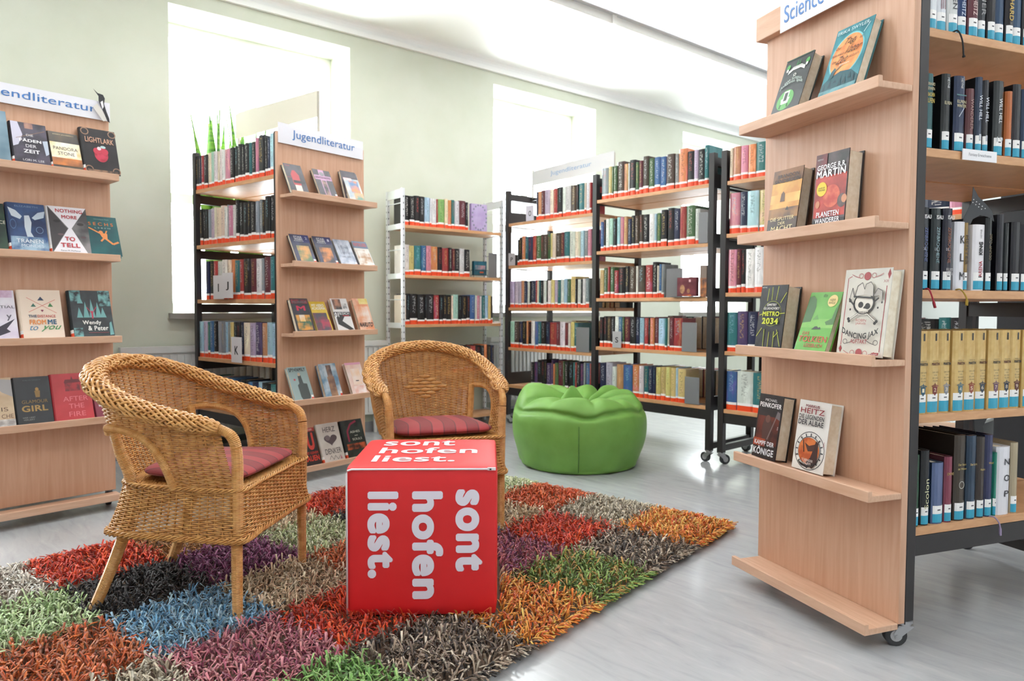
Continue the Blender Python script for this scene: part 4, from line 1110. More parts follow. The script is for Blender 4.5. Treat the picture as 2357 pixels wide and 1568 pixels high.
# ---------------------------------------------------------------- books shown face-out on the ledges
def draw(mb, items, W, H, y0=-0.0004, dy=0.00022, x_off=0.0):
    for k, it in enumerate(items):
        y = y0 - k * dy; c = it[0]
        tmp = MB()
        def P(u, v): return (u * W, y, v * H)
        if c == 'r': u0, v0, u1, v1, col = it[1:6]; tmp.add([P(u0, v0), P(u1, v0), P(u1, v1), P(u0, v1)], [(0, 1, 2, 3)], flat(col))
        elif c == 'm': u0, v0, u1, v1, c1, c2, s_ = it[1:8]; tmp.add([P(u0, v0), P(u1, v0), P(u1, v1), P(u0, v1)], [(0, 1, 2, 3)], mixed(c1, c2, s_))
        elif c == 'd':
            cu_, cv_, ru, rv, col = it[1:6]; N_ = 28; m_ = mixed(col, it[6], 10) if len(it) > 6 else flat(col)
            tmp.add([P(cu_ + ru * cos(i / N_ * 2 * pi), cv_ + rv * sin(i / N_ * 2 * pi)) for i in range(N_)], [list(range(N_))], m_)
        elif c == 'o':                                     # ring
            cu_, cv_, ru, rv, wd_, col = it[1:7]; N_ = 32
            tmp.add([P(cu_ + ru * k_ * cos(i / N_ * 2 * pi), cv_ + rv * k_ * sin(i / N_ * 2 * pi)) for k_ in (1, 1 - wd_) for i in range(N_)], [(i, (i + 1) % N_, N_ + (i + 1) % N_, N_ + i) for i in range(N_)], flat(col))
        elif c == 'p': tmp.add([P(*q) for q in it[1]], [list(range(len(it[1])))], flat(it[2]))
        elif c == 'l':
            pts, wd_, col = it[1:4]
            for a_, b_ in zip(pts[:-1], pts[1:]):
                A = Vector((a_[0] * W, a_[1] * H)); B = Vector((b_[0] * W, b_[1] * H)); d_ = (B - A)
                if d_.length < 1e-6: continue
                nn = Vector((-d_.y, d_.x)).normalized() * wd_ * W / 2
                tmp.add([(q.x, y, q.y) for q in (A - nn, B - nn, B + nn, A + nn)], [(0, 1, 2, 3)], flat(col))
        elif c == 't': text_into(tmp, it[1], it[2], it[3], it[4], it[5], it[6], W, H, y, **(it[7] if len(it) > 7 else {}))
        for m_ in tmp.m: mb.slot(m_)
        off = len(mb.v); mb.v += [(v[0] + x_off, v[1], v[2]) for v in tmp.v]
        for f_, mi_ in zip(tmp.f, tmp.mi): mb.f.append([i + off for i in f_]); mb.mi.append(mb.m.index(tmp.m[mi_]))

def face_book(name, F, lip, x0, w, h, t, cov, items, label, group, th=None, y0=0.02, yaw=0.0, roll=0.0, spine=None, lab=True):
    th_ = th
    if th_ is None:
        th_ = 0.05
        for _ in range(20): th_ = asin(max(0.03, min(0.9, (0.1272 - y0 - t * cos(th_)) / h)))
    v, f, mi = book_geo(0.095 if lab else 0, 0.165, 0.045)
    me = bpy.data.meshes.new(name)
    flip = name == 'comic_book'                        # comics open from the other side, spine to the right
    me.from_pydata([((1 - b if flip else b) * w, a * t, c * h) for a, b, c in v], [], f if flip else [q[::-1] for q in f])
    for m_ in (flat(cov), flat(spine or cov), PAGES, LABW, LABB if lab == 'b' else LABR): me.materials.append(m_)
    me.polygons.foreach_set('material_index', mi); me.update()
    o = put(name, me)
    p = F.p(x0, y0, lip - 0.0145 + t * sin(th_))
    o.location = p; o.rotation_euler = (-th_, roll, F.a + yaw)
    tag(o, label, 'book', group)
    art = [q for q in items if q[0] != 't']; txt = [q for q in items if q[0] == 't']
    xo = 0.0 if flip else 0.06 * w; wf = w * 0.94
    if art:
        mb = MB(); draw(mb, art, wf, h, -0.0004, 0.00018, xo); mb.build('cover_print', o)
    if txt:
        mb = MB(); draw(mb, txt, wf, h, -0.0006 - 0.00018 * len(art), 0.00002, xo); mb.build('title_lettering', o)
    return o

LIP = LEDGE_LIP
GR = 'novels face-out on the science fiction rack'
def rb(*a, **k): return face_book(*a, **k)
B_ = dict(bold=0.03)
rb('paperback', R1, LIP[0], 0.131, 0.135, 0.205, 0.040, '#33393a', [
    ('d', .40, .24, .30, .18, '#58a253'), ('p', [(.28, .17), (.52, .17), (.56, .27), (.50, .27), (.50, .40), (.30, .40), (.30, .27), (.24, .27)], '#e9ece6'), ('p', [(.34, .22), (.46, .22), (.46, .37), (.34, .37)], '#35403a'), ('l', [(.28, .17), (.26, .10)], .03, '#1f2a22'), ('l', [(.52, .17), (.54, .10)], .03, '#1f2a22'),
    ('p', [(.2, .72), (.36, .775), (.64, .775), (.8, .72), (.8, .785), (.64, .84), (.36, .84), (.2, .785)], '#ebebe4'), ('d', .15, .86, .07, .05, '#4c9a4c'), ('d', .85, .86, .07, .05, '#4c9a4c'), ('p', [(.44, .85), (.47, .96), (.5, .85)], '#2f7a44'), ('p', [(.53, .85), (.56, .95), (.59, .85)], '#2f7a44'),
    ('d', .15, .80, .04, .03, '#e6e6e0'), ('d', .85, .80, .04, .03, '#e6e6e0'), ('r', .0, .985, 1, 1, '#2f5a44'), ('o', .5, .67, .05, .028, .4, '#dfe5df'),
    ('t', 'Ben Aaronovitch', .5, .795, .52, .035, '#4a4f4a', dict(arc=.03)), ('t', 'von Schmus', .52, .555, .62, .06, '#a8b8b0', dict(arc=.05, bold=.02)), ('t', 'Johannes Spuk', .50, .475, .82, .07, '#b4c4bc', dict(arc=.07, bold=.02))],
    'small dark green paperback with a pale armchair in a green disc', GR, lab=False)
rb('hardcover_book', R1, LIP[0], 0.346, 0.152, 0.235, 0.033, '#2c6c76', [
    ('m', 0, 0, 1, 1, '#2f737d', '#48929c', 5), ('d', .48, .56, .44, .32, '#79bcc2'), ('d', .48, .56, .41, .30, '#d88450', '#e6a468'), ('p', [(0, .20), (.15, .27), (.45, .33), (.75, .30), (1, .18), (1, 0), (0, 0)], '#2d5860'),
    ] + [('p', [(u, .08 + .05 * (i % 3)), (u + .05, .22 + .04 * (i % 2)), (u + .1, .08 + .05 * (i % 3))], '#22444c') for i, u in enumerate((.05, .2, .33, .48, .6, .72, .84))] + [('m', 0, 0, 1, .1, '#3b7078', '#6a9aa0', 8), ('p', [(.16, .26), (.2, .36), (.27, .41), (.31, .38), (.28, .27)], '#2d5860'), ('l', [(.30, .35), (.46, .42)], .02, '#2d5860'), ('l', [(.82, .80), (.93, .92)], .012, '#e8f0f0'),
    ('t', 'ERIKA SWYLER', .48, .93, .84, .05, '#cfe0e0'), ('t', 'Tag,', .5, .75, .34, .11, '#2a2326', dict(slant=.3)), ('t', 'Der', .22, .70, .16, .04, '#5a3a2e'), ('t', 'an', .8, .74, .1, .03, '#5a3a2e'), ('t', 'dem mein', .24, .60, .36, .04, '#5a3a2e'), ('t', 'Vater', .66, .62, .42, .10, '#2a2326', dict(slant=.3)), ('t', 'die', .2, .50, .12, .04, '#5a3a2e'), ('t', 'Zeit', .43, .50, .28, .10, '#2a2326', dict(slant=.3)), ('t', 'anhielt', .74, .51, .26, .035, '#7a4a3a'), ('t', 'ROMAN', .52, .42, .26, .025, '#f0d8c8')],
    'teal hardcover with a large orange moon on its front, on the science fiction rack', GR, lab=False, y0=0.018)
rb('paperback', R1, LIP[1], 0.085, 0.15, 0.225, 0.045, '#3a2a22', [
    ('m', 0, 0, 1, 1, '#4a3428', '#8a5a30', 4), ('m', 0, .38, 1, .80, '#c98a3c', '#e0b058', 4), ('m', 0, .48, 1, .62, '#e6bd6a', '#d79a48', 3), ('m', 0, 0, 1, .24, '#2c201c', '#4a3428', 5), ('m', 0, .24, 1, .40, '#5a3e28', '#a87438', 4), ('p', [(.34, .5), (.36, .62), (.42, .66), (.48, .62), (.5, .5)], '#5a3a28'), ('p', [(.56, .36), (.62, .42), (.68, .36)], '#241a18'),
    ('t', 'BRANDON', .52, .90, .72, .055, '#3a241c', B_), ('t', 'SANDERSON', .5, .825, .86, .06, '#3a241c', B_), ('t', 'DIE SPLITTER', .5, .235, .8, .055, '#e8d9a8'), ('t', 'DER', .5, .165, .24, .045, '#e8d9a8'), ('t', 'MACHT', .52, .085, .72, .08, '#e8d9a8', dict(bold=.01))],
    'golden brown fantasy paperback with a desert scene, on the science fiction rack', GR, lab=False, y0=0.05)
rb('paperback', R1, LIP[1], 0.300, 0.14, 0.238, 0.060, '#2b2629', [
    ('m', 0, 0, 1, 1, '#2d292c', '#5a4a4c', 5), ('m', .02, .15, .98, .7, '#8a2a26', '#c2443a', 5), ('d', .55, .42, .26, .15, '#d8684a', '#b83a30'), ('m', 0, 0, 1, .12, '#241f22', '#3a3236', 6), ('d', .88, .34, .13, .09, '#3a2e30', '#6a5450'), ('d', .95, .36, .08, .055, '#c98a66'), ('d', .14, .33, .07, .05, '#c07a58'), ('d', .24, .53, .16, .095, '#e0c32c'), ('m', 0, .74, .35, 1, '#7a2430', '#4a2228', 5),
    ('t', 'GEORGE R.R.', .5, .82, .88, .07, '#f0eef0', B_), ('t', 'MARTIN', .5, .73, .9, .10, '#f4f2f4', B_), ('t', 'PLANETEN', .48, .19, .7, .07, '#f0eef0', B_), ('t', 'WANDERER', .48, .105, .76, .065, '#f0eef0', B_), ('t', 'GAME OF', .24, .545, .2, .02, '#3a3010'), ('t', 'THRONES', .24, .515, .22, .022, '#3a3010'), ('t', 'HEYNE', .14, .93, .18, .02, '#e8e0e0')],
    'thick black and red paperback with planets and a round yellow sticker', GR, lab=False, y0=0.05)
YG = '#b9c23a'
rb('paperback', R1, LIP[2], 0.048, 0.14, 0.222, 0.058, '#26272a', [
    ('m', 0, 0, 1, 1, '#222326', '#33353a', 9), ('o', .5, .55, .36, .2, .05, '#7f8a30')] + [('l', [(u0, v0), (u1, v1)], .018, YG) for u0, v0, u1, v1 in ((.28, .75, .3, .95), (.45, .76, .44, .97), (.62, .76, .66, .98), (.8, .72, .98, .88), (.82, .55, 1, .56), (.2, .32, .02, .18), (.3, .3, .32, 0), (.5, .26, .5, 0), (.68, .27, .70, 0), (.78, .3, .96, .04), (.7, .18, .84, .26), (.06, .52, .16, .54))] + [
    ('t', 'DMITRY', .5, .685, .36, .04, '#e8e8e2', B_), ('t', 'GLUKHOVSKY', .5, .63, .6, .04, '#e8e8e2', B_), ('t', 'METRO', .5, .545, .64, .075, '#c6d02e', dict(bold=.045)), ('t', '2034', .5, .43, .62, .10, '#c6d02e', dict(bold=.045)), ('t', 'HEYNE', .14, .965, .18, .02, '#d8d8d2')],
    'black paperback with yellow lines and the year 2034 on its front', GR, lab=False, y0=0.04)
rb('paperback', R1, LIP[2], 0.248, 0.142, 0.205, 0.022, '#5ca53a', [
    ('m', 0, 0, 1, 1, '#5aa338', '#6cb446', 3), ('m', 0, .40, 1, .55, '#86c05c', '#6cb044', 3), ('p', [(0, .92), (.12, .94), (.24, .88), (.3, .75), (.26, .5), (0, .48)], '#3b6a33'), ('p', [(1, .82), (.93, .72), (.9, .56), (.72, .5), (.78, .45), (1, .46)], '#44743a'), ('p', [(.3, .53), (.42, .62), (.5, .54)], '#57963e'), ('p', [(.36, .37), (.45, .42), (.52, .425), (.57, .40), (.62, .415), (.66, .375)], '#16241c'), ('d', .77, .85, .15, .10, '#ead38a'), ('l', [(.44, .915), (.56, .915)], .006, '#26361c'),
    ('t', 'dtv', .5, .945, .12, .05, '#2a3a1e'), ('t', 'DAS', .23, .305, .22, .055, '#b3382a', dict(bold=.012)), ('t', 'TOLKIEN', .5, .21, .9, .10, '#c2402c', dict(bold=.012)), ('t', 'LESEBUCH', .58, .105, .58, .06, '#b3382a', dict(bold=.012)), ('t', 'HERR', .77, .865, .17, .035, '#5a4420'), ('t', 'RINGE', .77, .815, .19, .035, '#5a4420'), ('t', 'der', .77, .84, .05, .012, '#5a4420')],
    'bright green paperback with a pale round sticker on its misty front', GR, y0=0.035, lab='b')
INK = '#2a2626'; RD = '#9a2a30'
skull = [('d', .5, .60, .22, .12, INK), ('d', .5, .605, .195, .105, '#e4ded2'), ('p', [(.40, .47), (.62, .47), (.60, .56), (.42, .56)], '#e4ded2'), ('o', .5, .60, .225, .125, .08, INK), ('d', .44, .585, .055, .035, INK), ('d', .59, .57, .055, .035, INK), ('p', [(.50, .545), (.53, .575), (.56, .54)], INK)] + \
    [('l', [(.43 + .04 * i, .485), (.43 + .04 * i, .515)], .006, INK) for i in range(5)] + [('l', [(.42, .50), (.62, .50)], .006, INK)] + \
    [('p', [(.30, .66), (.28, .72), (.22, .79), (.24, .71)], '#b4aea6'), ('p', [(.30, .68), (.34, .80), (.44, .84), (.50, .80), (.50, .70)], '#d4cec4'), ('p', [(.48, .70), (.52, .82), (.62, .845), (.68, .80), (.70, .68)], '#c6c0b6'), ('p', [(.68, .68), (.78, .77), (.88, .74), (.90, .62), (.82, .69)], '#aca69e'), ('l', [(.30, .66), (.34, .80), (.44, .84), (.50, .76), (.52, .82), (.62, .845), (.68, .80), (.70, .68)], .01, INK), ('l', [(.70, .68), (.78, .77), (.88, .74), (.90, .62)], .01, INK), ('l', [(.30, .68), (.24, .78), (.2, .66)], .012, INK), ('l', [(.28, .68), (.72, .66)], .03, INK), ('d', .2, .65, .018, .012, INK), ('d', .9, .61, .018, .012, INK), ('d', .24, .53, .02, .014, INK), ('d', .83, .55, .018, .012, INK),
     ('l', [(.26, .415), (.42, .48)], .035, INK), ('l', [(.80, .40), (.62, .48)], .035, INK), ('l', [(.26, .415), (.42, .48)], .02, '#e4ded2'), ('l', [(.80, .40), (.62, .48)], .02, '#e4ded2'), ('d', .23, .42, .03, .018, INK), ('d', .25, .395, .03, .018, INK), ('d', .81, .375, .03, .018, INK), ('d', .84, .395, .03, .018, INK), ('l', [(.25, .62), (.32, .58)], .03, INK), ('d', .23, .63, .03, .02, INK), ('l', [(.76, .62), (.84, .66)], .03, INK)]
scroll = lambda cx, cy, sx, col: [('o', cx, cy, .05, .03, .2, col), ('l', [(cx + sx * .04, cy - .02), (cx + sx * .12, cy - .005), (cx + sx * .2, cy + .02)], .01, col)]
rb('paperback', R1, LIP[2], 0.412, 0.180, 0.262, 0.044, '#d2cec4', [
    ('m', 0, 0, 1, 1, '#d0ccc2', '#dcd8cc', 4), ('r', .07, .12, .085, .9, RD), ('r', .915, .06, .93, .80, RD), ('l', [(.09, .9), (.16, .92)], .012, RD), ('p', [(.95, .87), (.915, .93), (.95, .99), (.985, .93)], RD), ('p', [(.08, .03), (.045, .075), (.08, .12), (.115, .075)], RD), ('d', .5, .915, .07, .045, '#a8464a'), ('o', .5, .915, .072, .047, .15, RD), ('d', .5, .04, .07, .045, '#a8464a')]
    + scroll(.36, .92, -1, '#a8464a') + scroll(.64, .92, 1, '#a8464a') + scroll(.36, .035, -1, '#a8464a') + scroll(.64, .035, 1, '#a8464a') + scroll(.18, .16, 1, INK) + scroll(.84, .16, -1, INK) + skull + [('p', [(.80, .01), (.96, .02), (.97, .05), (.82, .045)], RD),
    ('t', 'ROBIN', .52, .405, .22, .03, '#b04a48'), ('t', 'JARVIS', .52, .365, .22, .03, '#b04a48'), ('t', 'DANCING JAX', .52, .285, .78, .085, '#1c1a1a', dict(arc=-.07, bold=.03)), ('t', 'AUFTAKT', .52, .165, .36, .05, '#9a2a30', dict(bold=.015)), ('t', 'XIII', .95, .845, .1, .03, RD), ('t', 'script5', .88, .03, .12, .02, '#f0e8e4')],
    'cream paperback with an inked skull in a jester hat, on the science fiction rack', GR, lab=False, y0=0.05)
rb('paperback', R1, LIP[3], 0.043, 0.128, 0.225, 0.052, '#1b181a', [
    ('m', 0, 0, 1, 1, '#1a1719', '#2b2223', 6), ('m', .05, .22, .95, .66, '#3a1a16', '#6a2a1c', 6), ('p', [(.35, .25), (.28, .5), (.38, .66), (.55, .68), (.66, .52), (.62, .25)], '#4a2c26'), ('d', .48, .62, .1, .06, '#6a4438'), ('l', [(.55, .3), (.85, .72)], .04, '#7a6a66'), ('p', [(.78, .66), (.98, .62), (.95, .74), (.84, .76)], '#6a6264'), ('m', .0, .18, .5, .3, '#7a2c18', '#b0481e', 6),
    ('t', 'MICHAEL', .52, .915, .5, .04, '#e8e6e2'), ('t', 'PEINKOFER', .52, .835, .9, .075, '#f0eeea', B_), ('t', 'KAMPF DER', .47, .235, .82, .07, '#e4e6e8', B_), ('t', 'KÖNIGE', .48, .115, .86, .13, '#e8eaec', B_), ('t', 'PIPER', .93, .5, .10, .018, '#e8e8e8', dict(rot=-90))],
    'black paperback with a red-lit warrior holding an axe', GR, lab=False, y0=0.04)
ringmarks = [('l', [(.5 + .36 * cos(a), .29 + .21 * sin(a)), (.5 + .43 * cos(a), .29 + .25 * sin(a))], .03, '#3a3a3c') for a in [i * pi / 8 for i in range(16)]]
rb('paperback', R1, LIP[3], 0.238, 0.145, 0.228, 0.050, '#e6e2dc', [
    ('o', .5, .29, .47, .275, .04, '#4a4a4c'), ('o', .5, .29, .36, .21, .05, '#4a4a4c')] + ringmarks + [('d', .5, .29, .33, .19, '#b0522a', '#d2763c'), ('p', [(.45, .12), (.58, .2), (.70, .45), (.78, .42), (.80, .15), (.66, .05)], '#3a2320'), ('p', [(.35, .40), (.5, .36), (.68, .40), (.66, .3), (.48, .28)], '#4a2c24'), ('l', [(.3, .43), (.36, .26)], .03, '#3a2320'), ('p', [(.2, .12), (.5, .08), (.78, .15), (.7, .09), (.5, .05), (.3, .07)], '#241c1c'),
    ('t', 'MARKUS', .46, .925, .44, .04, '#7a2a30', B_), ('t', 'HEITZ', .47, .855, .76, .075, '#8a2028', dict(bold=.01)), ('t', 'DIE LEGENDEN', .46, .765, .8, .065, '#3c3a3c', B_), ('t', 'DER ALBAE', .46, .685, .8, .075, '#3c3a3c', B_), ('t', 'TOBENDER', .5, .155, .36, .035, '#e8e0d8'), ('t', 'STURM', .5, .11, .24, .035, '#e8e0d8'), ('t', 'PIPER', .95, .42, .12, .02, '#9a2028', dict(rot=-90))],
    'white paperback with a clock ring around a fiery figure', GR, lab=False, y0=0.045)

# ---- display rack at the window wall
GL = 'novels face-out on the rack with the magpie bookmark'
dzl = -0.013
def lb(k, x, w, h, t, cov, items, label, name='hardcover_book', **kw): return face_book(name, L1, LIP[k] + dzl, x, w, h, t, cov, items, label, GL, **kw)
lb(0, .040, .132, .255, .02, '#5d7688', [('m', 0, 0, 1, 1, '#54707f', '#7d93a0', 2)], 'plain grey-blue novel cut off by the photo edge, top ledge of the magpie rack', lab=False)
lb(0, .178, .145, .215, .028, '#1f1b26', [('m', 0, 0, 1, 1, '#26222c', '#4a4452', 5), ('p', [(0, 1), (.2, 1), (.3, .7), (.15, .45), (0, .4)], '#b9b6c6'), ('p', [(.85, .6), (1, .62), (1, .3), (.9, .25)], '#a9b2c0'), ('m', .38, .86, .62, 1, '#a07868', '#6a4a48', 8), ('l', [(.1, .6), (.95, .85)], .015, '#8a6a50'),
   ('t', 'DIE', .5, .70, .2, .05, '#d6d4d6'), ('t', 'FÄDEN', .5, .575, .62, .085, '#e4e2e4', B_), ('t', 'DER', .5, .44, .3, .07, '#e4e2e4'), ('t', 'ZEIT', .5, .31, .46, .085, '#e4e2e4', B_), ('t', 'LORI M. LEE', .52, .10, .6, .05, '#d0ced2')], 'dark novel with a cloaked figure and white letters, top ledge of the magpie rack')
lb(0, .326, .130, .203, .022, '#2a2220', [('m', 0, 0, 1, 1, '#241d1a', '#4a3c28', 4), ('m', 0, .3, 1, .72, '#c9b070', '#efe6d2', 3), ('m', .15, .34, .85, .6, '#f4efe4', '#e2d0a0', 3), ('m', 0, .1, 1, .3, '#c2702c', '#7a4a24', 4), ('t', 'BARRY JONSBERG', .5, .93, .7, .03, '#cbb88a'), ('t', 'PANDORA', .5, .555, .82, .09, '#5a5148', dict(bold=.012)), ('t', 'STONE', .5, .42, .56, .09, '#5a5148', dict(bold=.012))], 'black and gold novel with a glowing cloudy centre, top ledge of the magpie rack')
OR = '#8a6a54'
lb(0, .458, .158, .238, .03, '#19171a', [('m', 0, 0, 1, 1, '#1b191b', '#262224', 5)] + [('o', u, v, .12, .08, .25, OR) for u, v in ((.1, .92), (.9, .92), (.1, .08), (.9, .08))] + [('m', .05, .02, .95, .08, '#3a2e28', '#8a6a54', 12), ('d', .5, .42, .2, .16, '#8e1a2c', '#b8324a'), ('d', .38, .5, .1, .07, '#b02a40'), ('d', .62, .5, .1, .07, '#b02a40'), ('d', .46, .56, .06, .04, '#d8c8cc'), ('d', .58, .6, .08, .03, '#a8c0c0'),
   ('t', 'LIGHTLARK', .5, .74, .84, .12, '#c89a80', dict(bold=.01))], 'black novel with a dark red rose-like bloom, top ledge of the magpie rack')
lb(1, .031, .123, .232, .02, '#1c2f26', [('m', 0, 0, 1, 1, '#1a2c24', '#2e4636', 5), ('t', 'CE', .9, .6, .2, .07, '#dcd6c0')], 'dark green novel cut off by the photo edge, second ledge of the magpie rack', lab=False)
lb(1, .157, .152, .236, .03, '#18294e', [('m', 0, 0, 1, 1, '#162850', '#2e4c7c', 4), ('p', [(.0, .9), (.2, .84), (.36, .72), (.3, .66), (.08, .72)], '#c9d3dc'), ('p', [(1, .86), (.8, .82), (.62, .70), (.7, .66), (.95, .72)], '#b8c6d4'), ('p', [(.42, .74), (.55, .75), (.6, .6), (.55, .4), (.62, .3), (.44, .3), (.40, .5)], '#c4cdd6'), ('m', 0, 0, 1, .3, '#2c4f80', '#9db8cc', 6), ('o', .8, .45, .1, .07, .12, '#7f9cc0'), ('o', .1, .55, .08, .1, .12, '#5f80ac'),
   ('t', 'ELIZABETH', .5, .93, .62, .035, '#7b92b4'), ('t', 'TRÄNEN', .5, .22, .72, .10, '#dfe4e8', dict(bold=.012)), ('t', 'MONDES', .56, .115, .6, .06, '#d4dce2')], 'deep blue novel with a white winged dancer, second ledge of the magpie rack')
lb(1, .312, .17, .238, .028, '#e4e2e4', [('m', 0, 0, 1, 1, '#4c4a4b', '#8a8687', 3), ('p', [(0, 1), (1, 1), (.56, .54), (.92, .0), (.0, .0), (.48, .54)], '#ece9ee'), ('p', [(0, .98), (0, .03), (.46, .53)], '#3e3a3c'), ('d', .2, .68, .09, .03, '#252223'), ('d', .8, .64, .09, .03, '#3a3536'), ('d', .26, .4, .08, .02, '#6a5456'), ('d', .84, .36, .07, .02, '#5a4648'),
   ('t', 'NOTHING', .54, .91, .70, .075, '#b8323c', B_), ('t', 'MORE', .53, .78, .40, .075, '#b8323c', B_), ('t', 'TO', .48, .31, .26, .09, '#b8323c', B_), ('t', 'TELL', .47, .175, .5, .09, '#b8323c', B_), ('t', 'Karen M. McManus', .46, .06, .5, .03, '#3a3638')], 'grey and white novel with two half faces, second ledge of the magpie rack')
fig = [('l', [(.05, .70), (.38, .57)], .05, '#e08a4a'), ('l', [(.62, .64), (.56, .55)], .045, '#e08a4a'), ('d', .42, .59, .07, .045, '#e08a4a'), ('p', [(.36, .58), (.62, .56), (.6, .42), (.44, .46)], '#e08a4a'), ('l', [(.52, .45), (.76, .30), (.95, .36)], .07, '#e08a4a'), ('l', [(.5, .45), (.38, .36)], .06, '#e08a4a')]
lb(1, .473, .145, .216, .018, '#175a5c', [('m', 0, 0, 1, 1, '#1b5c5e', '#16464c', 3)] + fig + [('t', 'Véronique Petit', .5, .92, .5, .035, '#7fb0ac'), ('t', 'S E C H S', .46, .80, .8, .08, '#d9783c', dict(bold=.012)), ('t', 'L E B E N', .5, .70, .5, .03, '#a9c4c2')], 'teal novel with an orange falling figure, second ledge of the magpie rack', name='paperback', lab=False)
lb(2, .037, .147, .238, .02, '#dcd6e2', [('m', 0, 0, 1, 1, '#e6e2ea', '#cfc4d8', 3), ('m', .55, .85, .95, 1, '#b890b0', '#dcc8dc', 6), ('p', [(.1, .1), (.5, .26), (.95, .42), (.7, .22), (.8, .16), (.4, .06)], '#2e2838'), ('t', 'TIAL', .78, .66, .4, .055, '#3a3844'), ('t', 'y', .8, .44, .14, .12, '#6a6672', dict(bold=.02))], 'white novel with violet smoke and a black feather, third ledge of the magpie rack', lab=False)
lb(2, .192, .172, .236, .03, '#e6d3bf', [('r', 0, 0, 1, 1, '#e8d5c2'), ('l', [(.16, .84), (.86, .52)], .012, '#d66a5c'), ('l', [(.18, .54), (.86, .80)], .012, '#d66a5c'), ('p', [(.42, .78), (.5, .86), (.58, .78)], '#2a3a58'), ('p', [(.24, .65), (.31, .72), (.37, .65)], '#2f6a5a'), ('p', [(.66, .65), (.72, .73), (.79, .65)], '#3a7a3e'), ('p', [(.47, .58), (.51, .54), (.55, .58), (.51, .59)], '#7a2a4a'),
   ('t', 'THE', .26, .455, .2, .055, '#3a5068', B_), ('t', 'DISTANCE', .60, .455, .44, .055, '#c8625a', B_), ('t', 'FROM', .37, .335, .4, .10, '#e08a44', dict(bold=.04)), ('t', 'ME', .72, .335, .22, .10, '#285a7c', dict(bold=.04)), ('t', 'to', .26, .215, .2, .09, '#3a7aa0', dict(slant=.25)), ('t', 'you', .68, .20, .42, .12, '#3f8a4c', dict(slant=.25, bold=.015))], 'cream novel with crossed lines and tiny tents, third ledge of the magpie rack')
lf = '#6fa6a6'
lb(2, .392, .185, .238, .028, '#1c2226', [('m', 0, 0, 1, 1, '#1a2024', '#2a3438', 6)] + [('p', [(.5 + u, .42), (.5 + u + .07, .42 + hh), (.5 + u + .15, .42)], lf) for u, hh in ((-.38, .22), (-.22, .34), (-.07, .40), (.08, .33), (.2, .22))] + [('l', [(.5, .40), (.5, .56)], .04, '#c23a54'), ('l', [(.5, .5), (.38, .64)], .015, '#c23a54'), ('l', [(.5, .5), (.62, .65)], .015, '#c23a54'), ('m', 0, .75, .26, 1, '#1c2226', '#6fa6a6', 14), ('m', .7, .66, 1, 1, '#1c2226', '#6fa6a6', 14), ('m', 0, 0, .22, .2, '#1c2226', '#6fa6a6', 14), ('p', [(.88, .04), (.9, .3), (.95, .33), (.98, .05)], lf), ('p', [(.16, .72), (.22, .92), (.3, .72)], lf),
   ('t', 'Wendy', .46, .30, .46, .11, '#e4e4de', B_), ('t', '& Peter', .60, .19, .5, .10, '#e4e4de', B_), ('r', .35, .09, .85, .1, '#8a2a38')], 'black novel with turquoise leaves and a red tree, third ledge of the magpie rack')
lb(3, .029, .136, .232, .02, '#cdb596', [('m', 0, 0, 1, 1, '#d2bc9c', '#b99a78', 3), ('p', [(.3, 1), (1, .95), (1, .6), (.7, .7)], '#a9a6a6'), ('m', .3, 0, 1, .16, '#d8d4ce', '#9a9490', 9), ('t', 'IS', .72, .36, .2, .08, '#6a5040'), ('t', 'CHE', .78, .22, .34, .08, '#6a5040')], 'beige novel cut off by the photo edge, fourth ledge of the magpie rack', lab=False)
lb(3, .166, .146, .226, .025, '#16181b', [('m', 0, 0, 1, 1, '#15171a', '#1f2226', 5), ('d', .62, .73, .05, .04, '#a8803c'), ('p', [(.54, .7), (.7, .7), (.68, .56), (.56, .56)], '#8a6a34'), ('t', 'EVELYN GENSCH', .5, .93, .5, .025, '#55585a'), ('t', 'GLAMOUR', .52, .475, .74, .07, '#8a6c3a', dict(bold=.01)), ('t', 'GIRL', .5, .33, .74, .13, '#a98648', B_), ('t', 'WER LIEBT', .3, .145, .36, .028, '#8a8a86'), ('t', 'VERLIERT', .3, .10, .32, .028, '#8a8a86')], 'black novel with gold lettering, fourth ledge of the magpie rack', lab=False)
lb(3, .312, .168, .230, .028, '#a51f28', [('m', 0, 0, 1, 1, '#b3252c', '#c23038', 3), ('p', [(.3, .80), (.74, .80), (.7, .87), (.55, .87), (.52, .94), (.49, .87), (.34, .87)], '#6a1620'), ('m', .32, .62, .72, .8, '#b3252c', '#6a1620', 12), ('t', 'AFTER', .56, .455, .66, .10, '#e0737c', dict(bold=.005)), ('t', 'THE', .56, .30, .4, .10, '#e0737c', dict(bold=.005)), ('t', 'FIRE', .56, .13, .44, .10, '#e0737c', dict(bold=.005))], 'bright red novel with a burnt pavilion, fourth ledge of the magpie rack', lab=False)
lb(3, .486, .085, .19, .02, '#7a2036', [('m', 0, 0, 1, 1, '#7a2036', '#8e2c44', 4), ('r', .2, .3, .5, .42, '#d8c8cc')], 'small dark red book at the end of the fourth ledge of the magpie rack', name='paperback', lab=False)

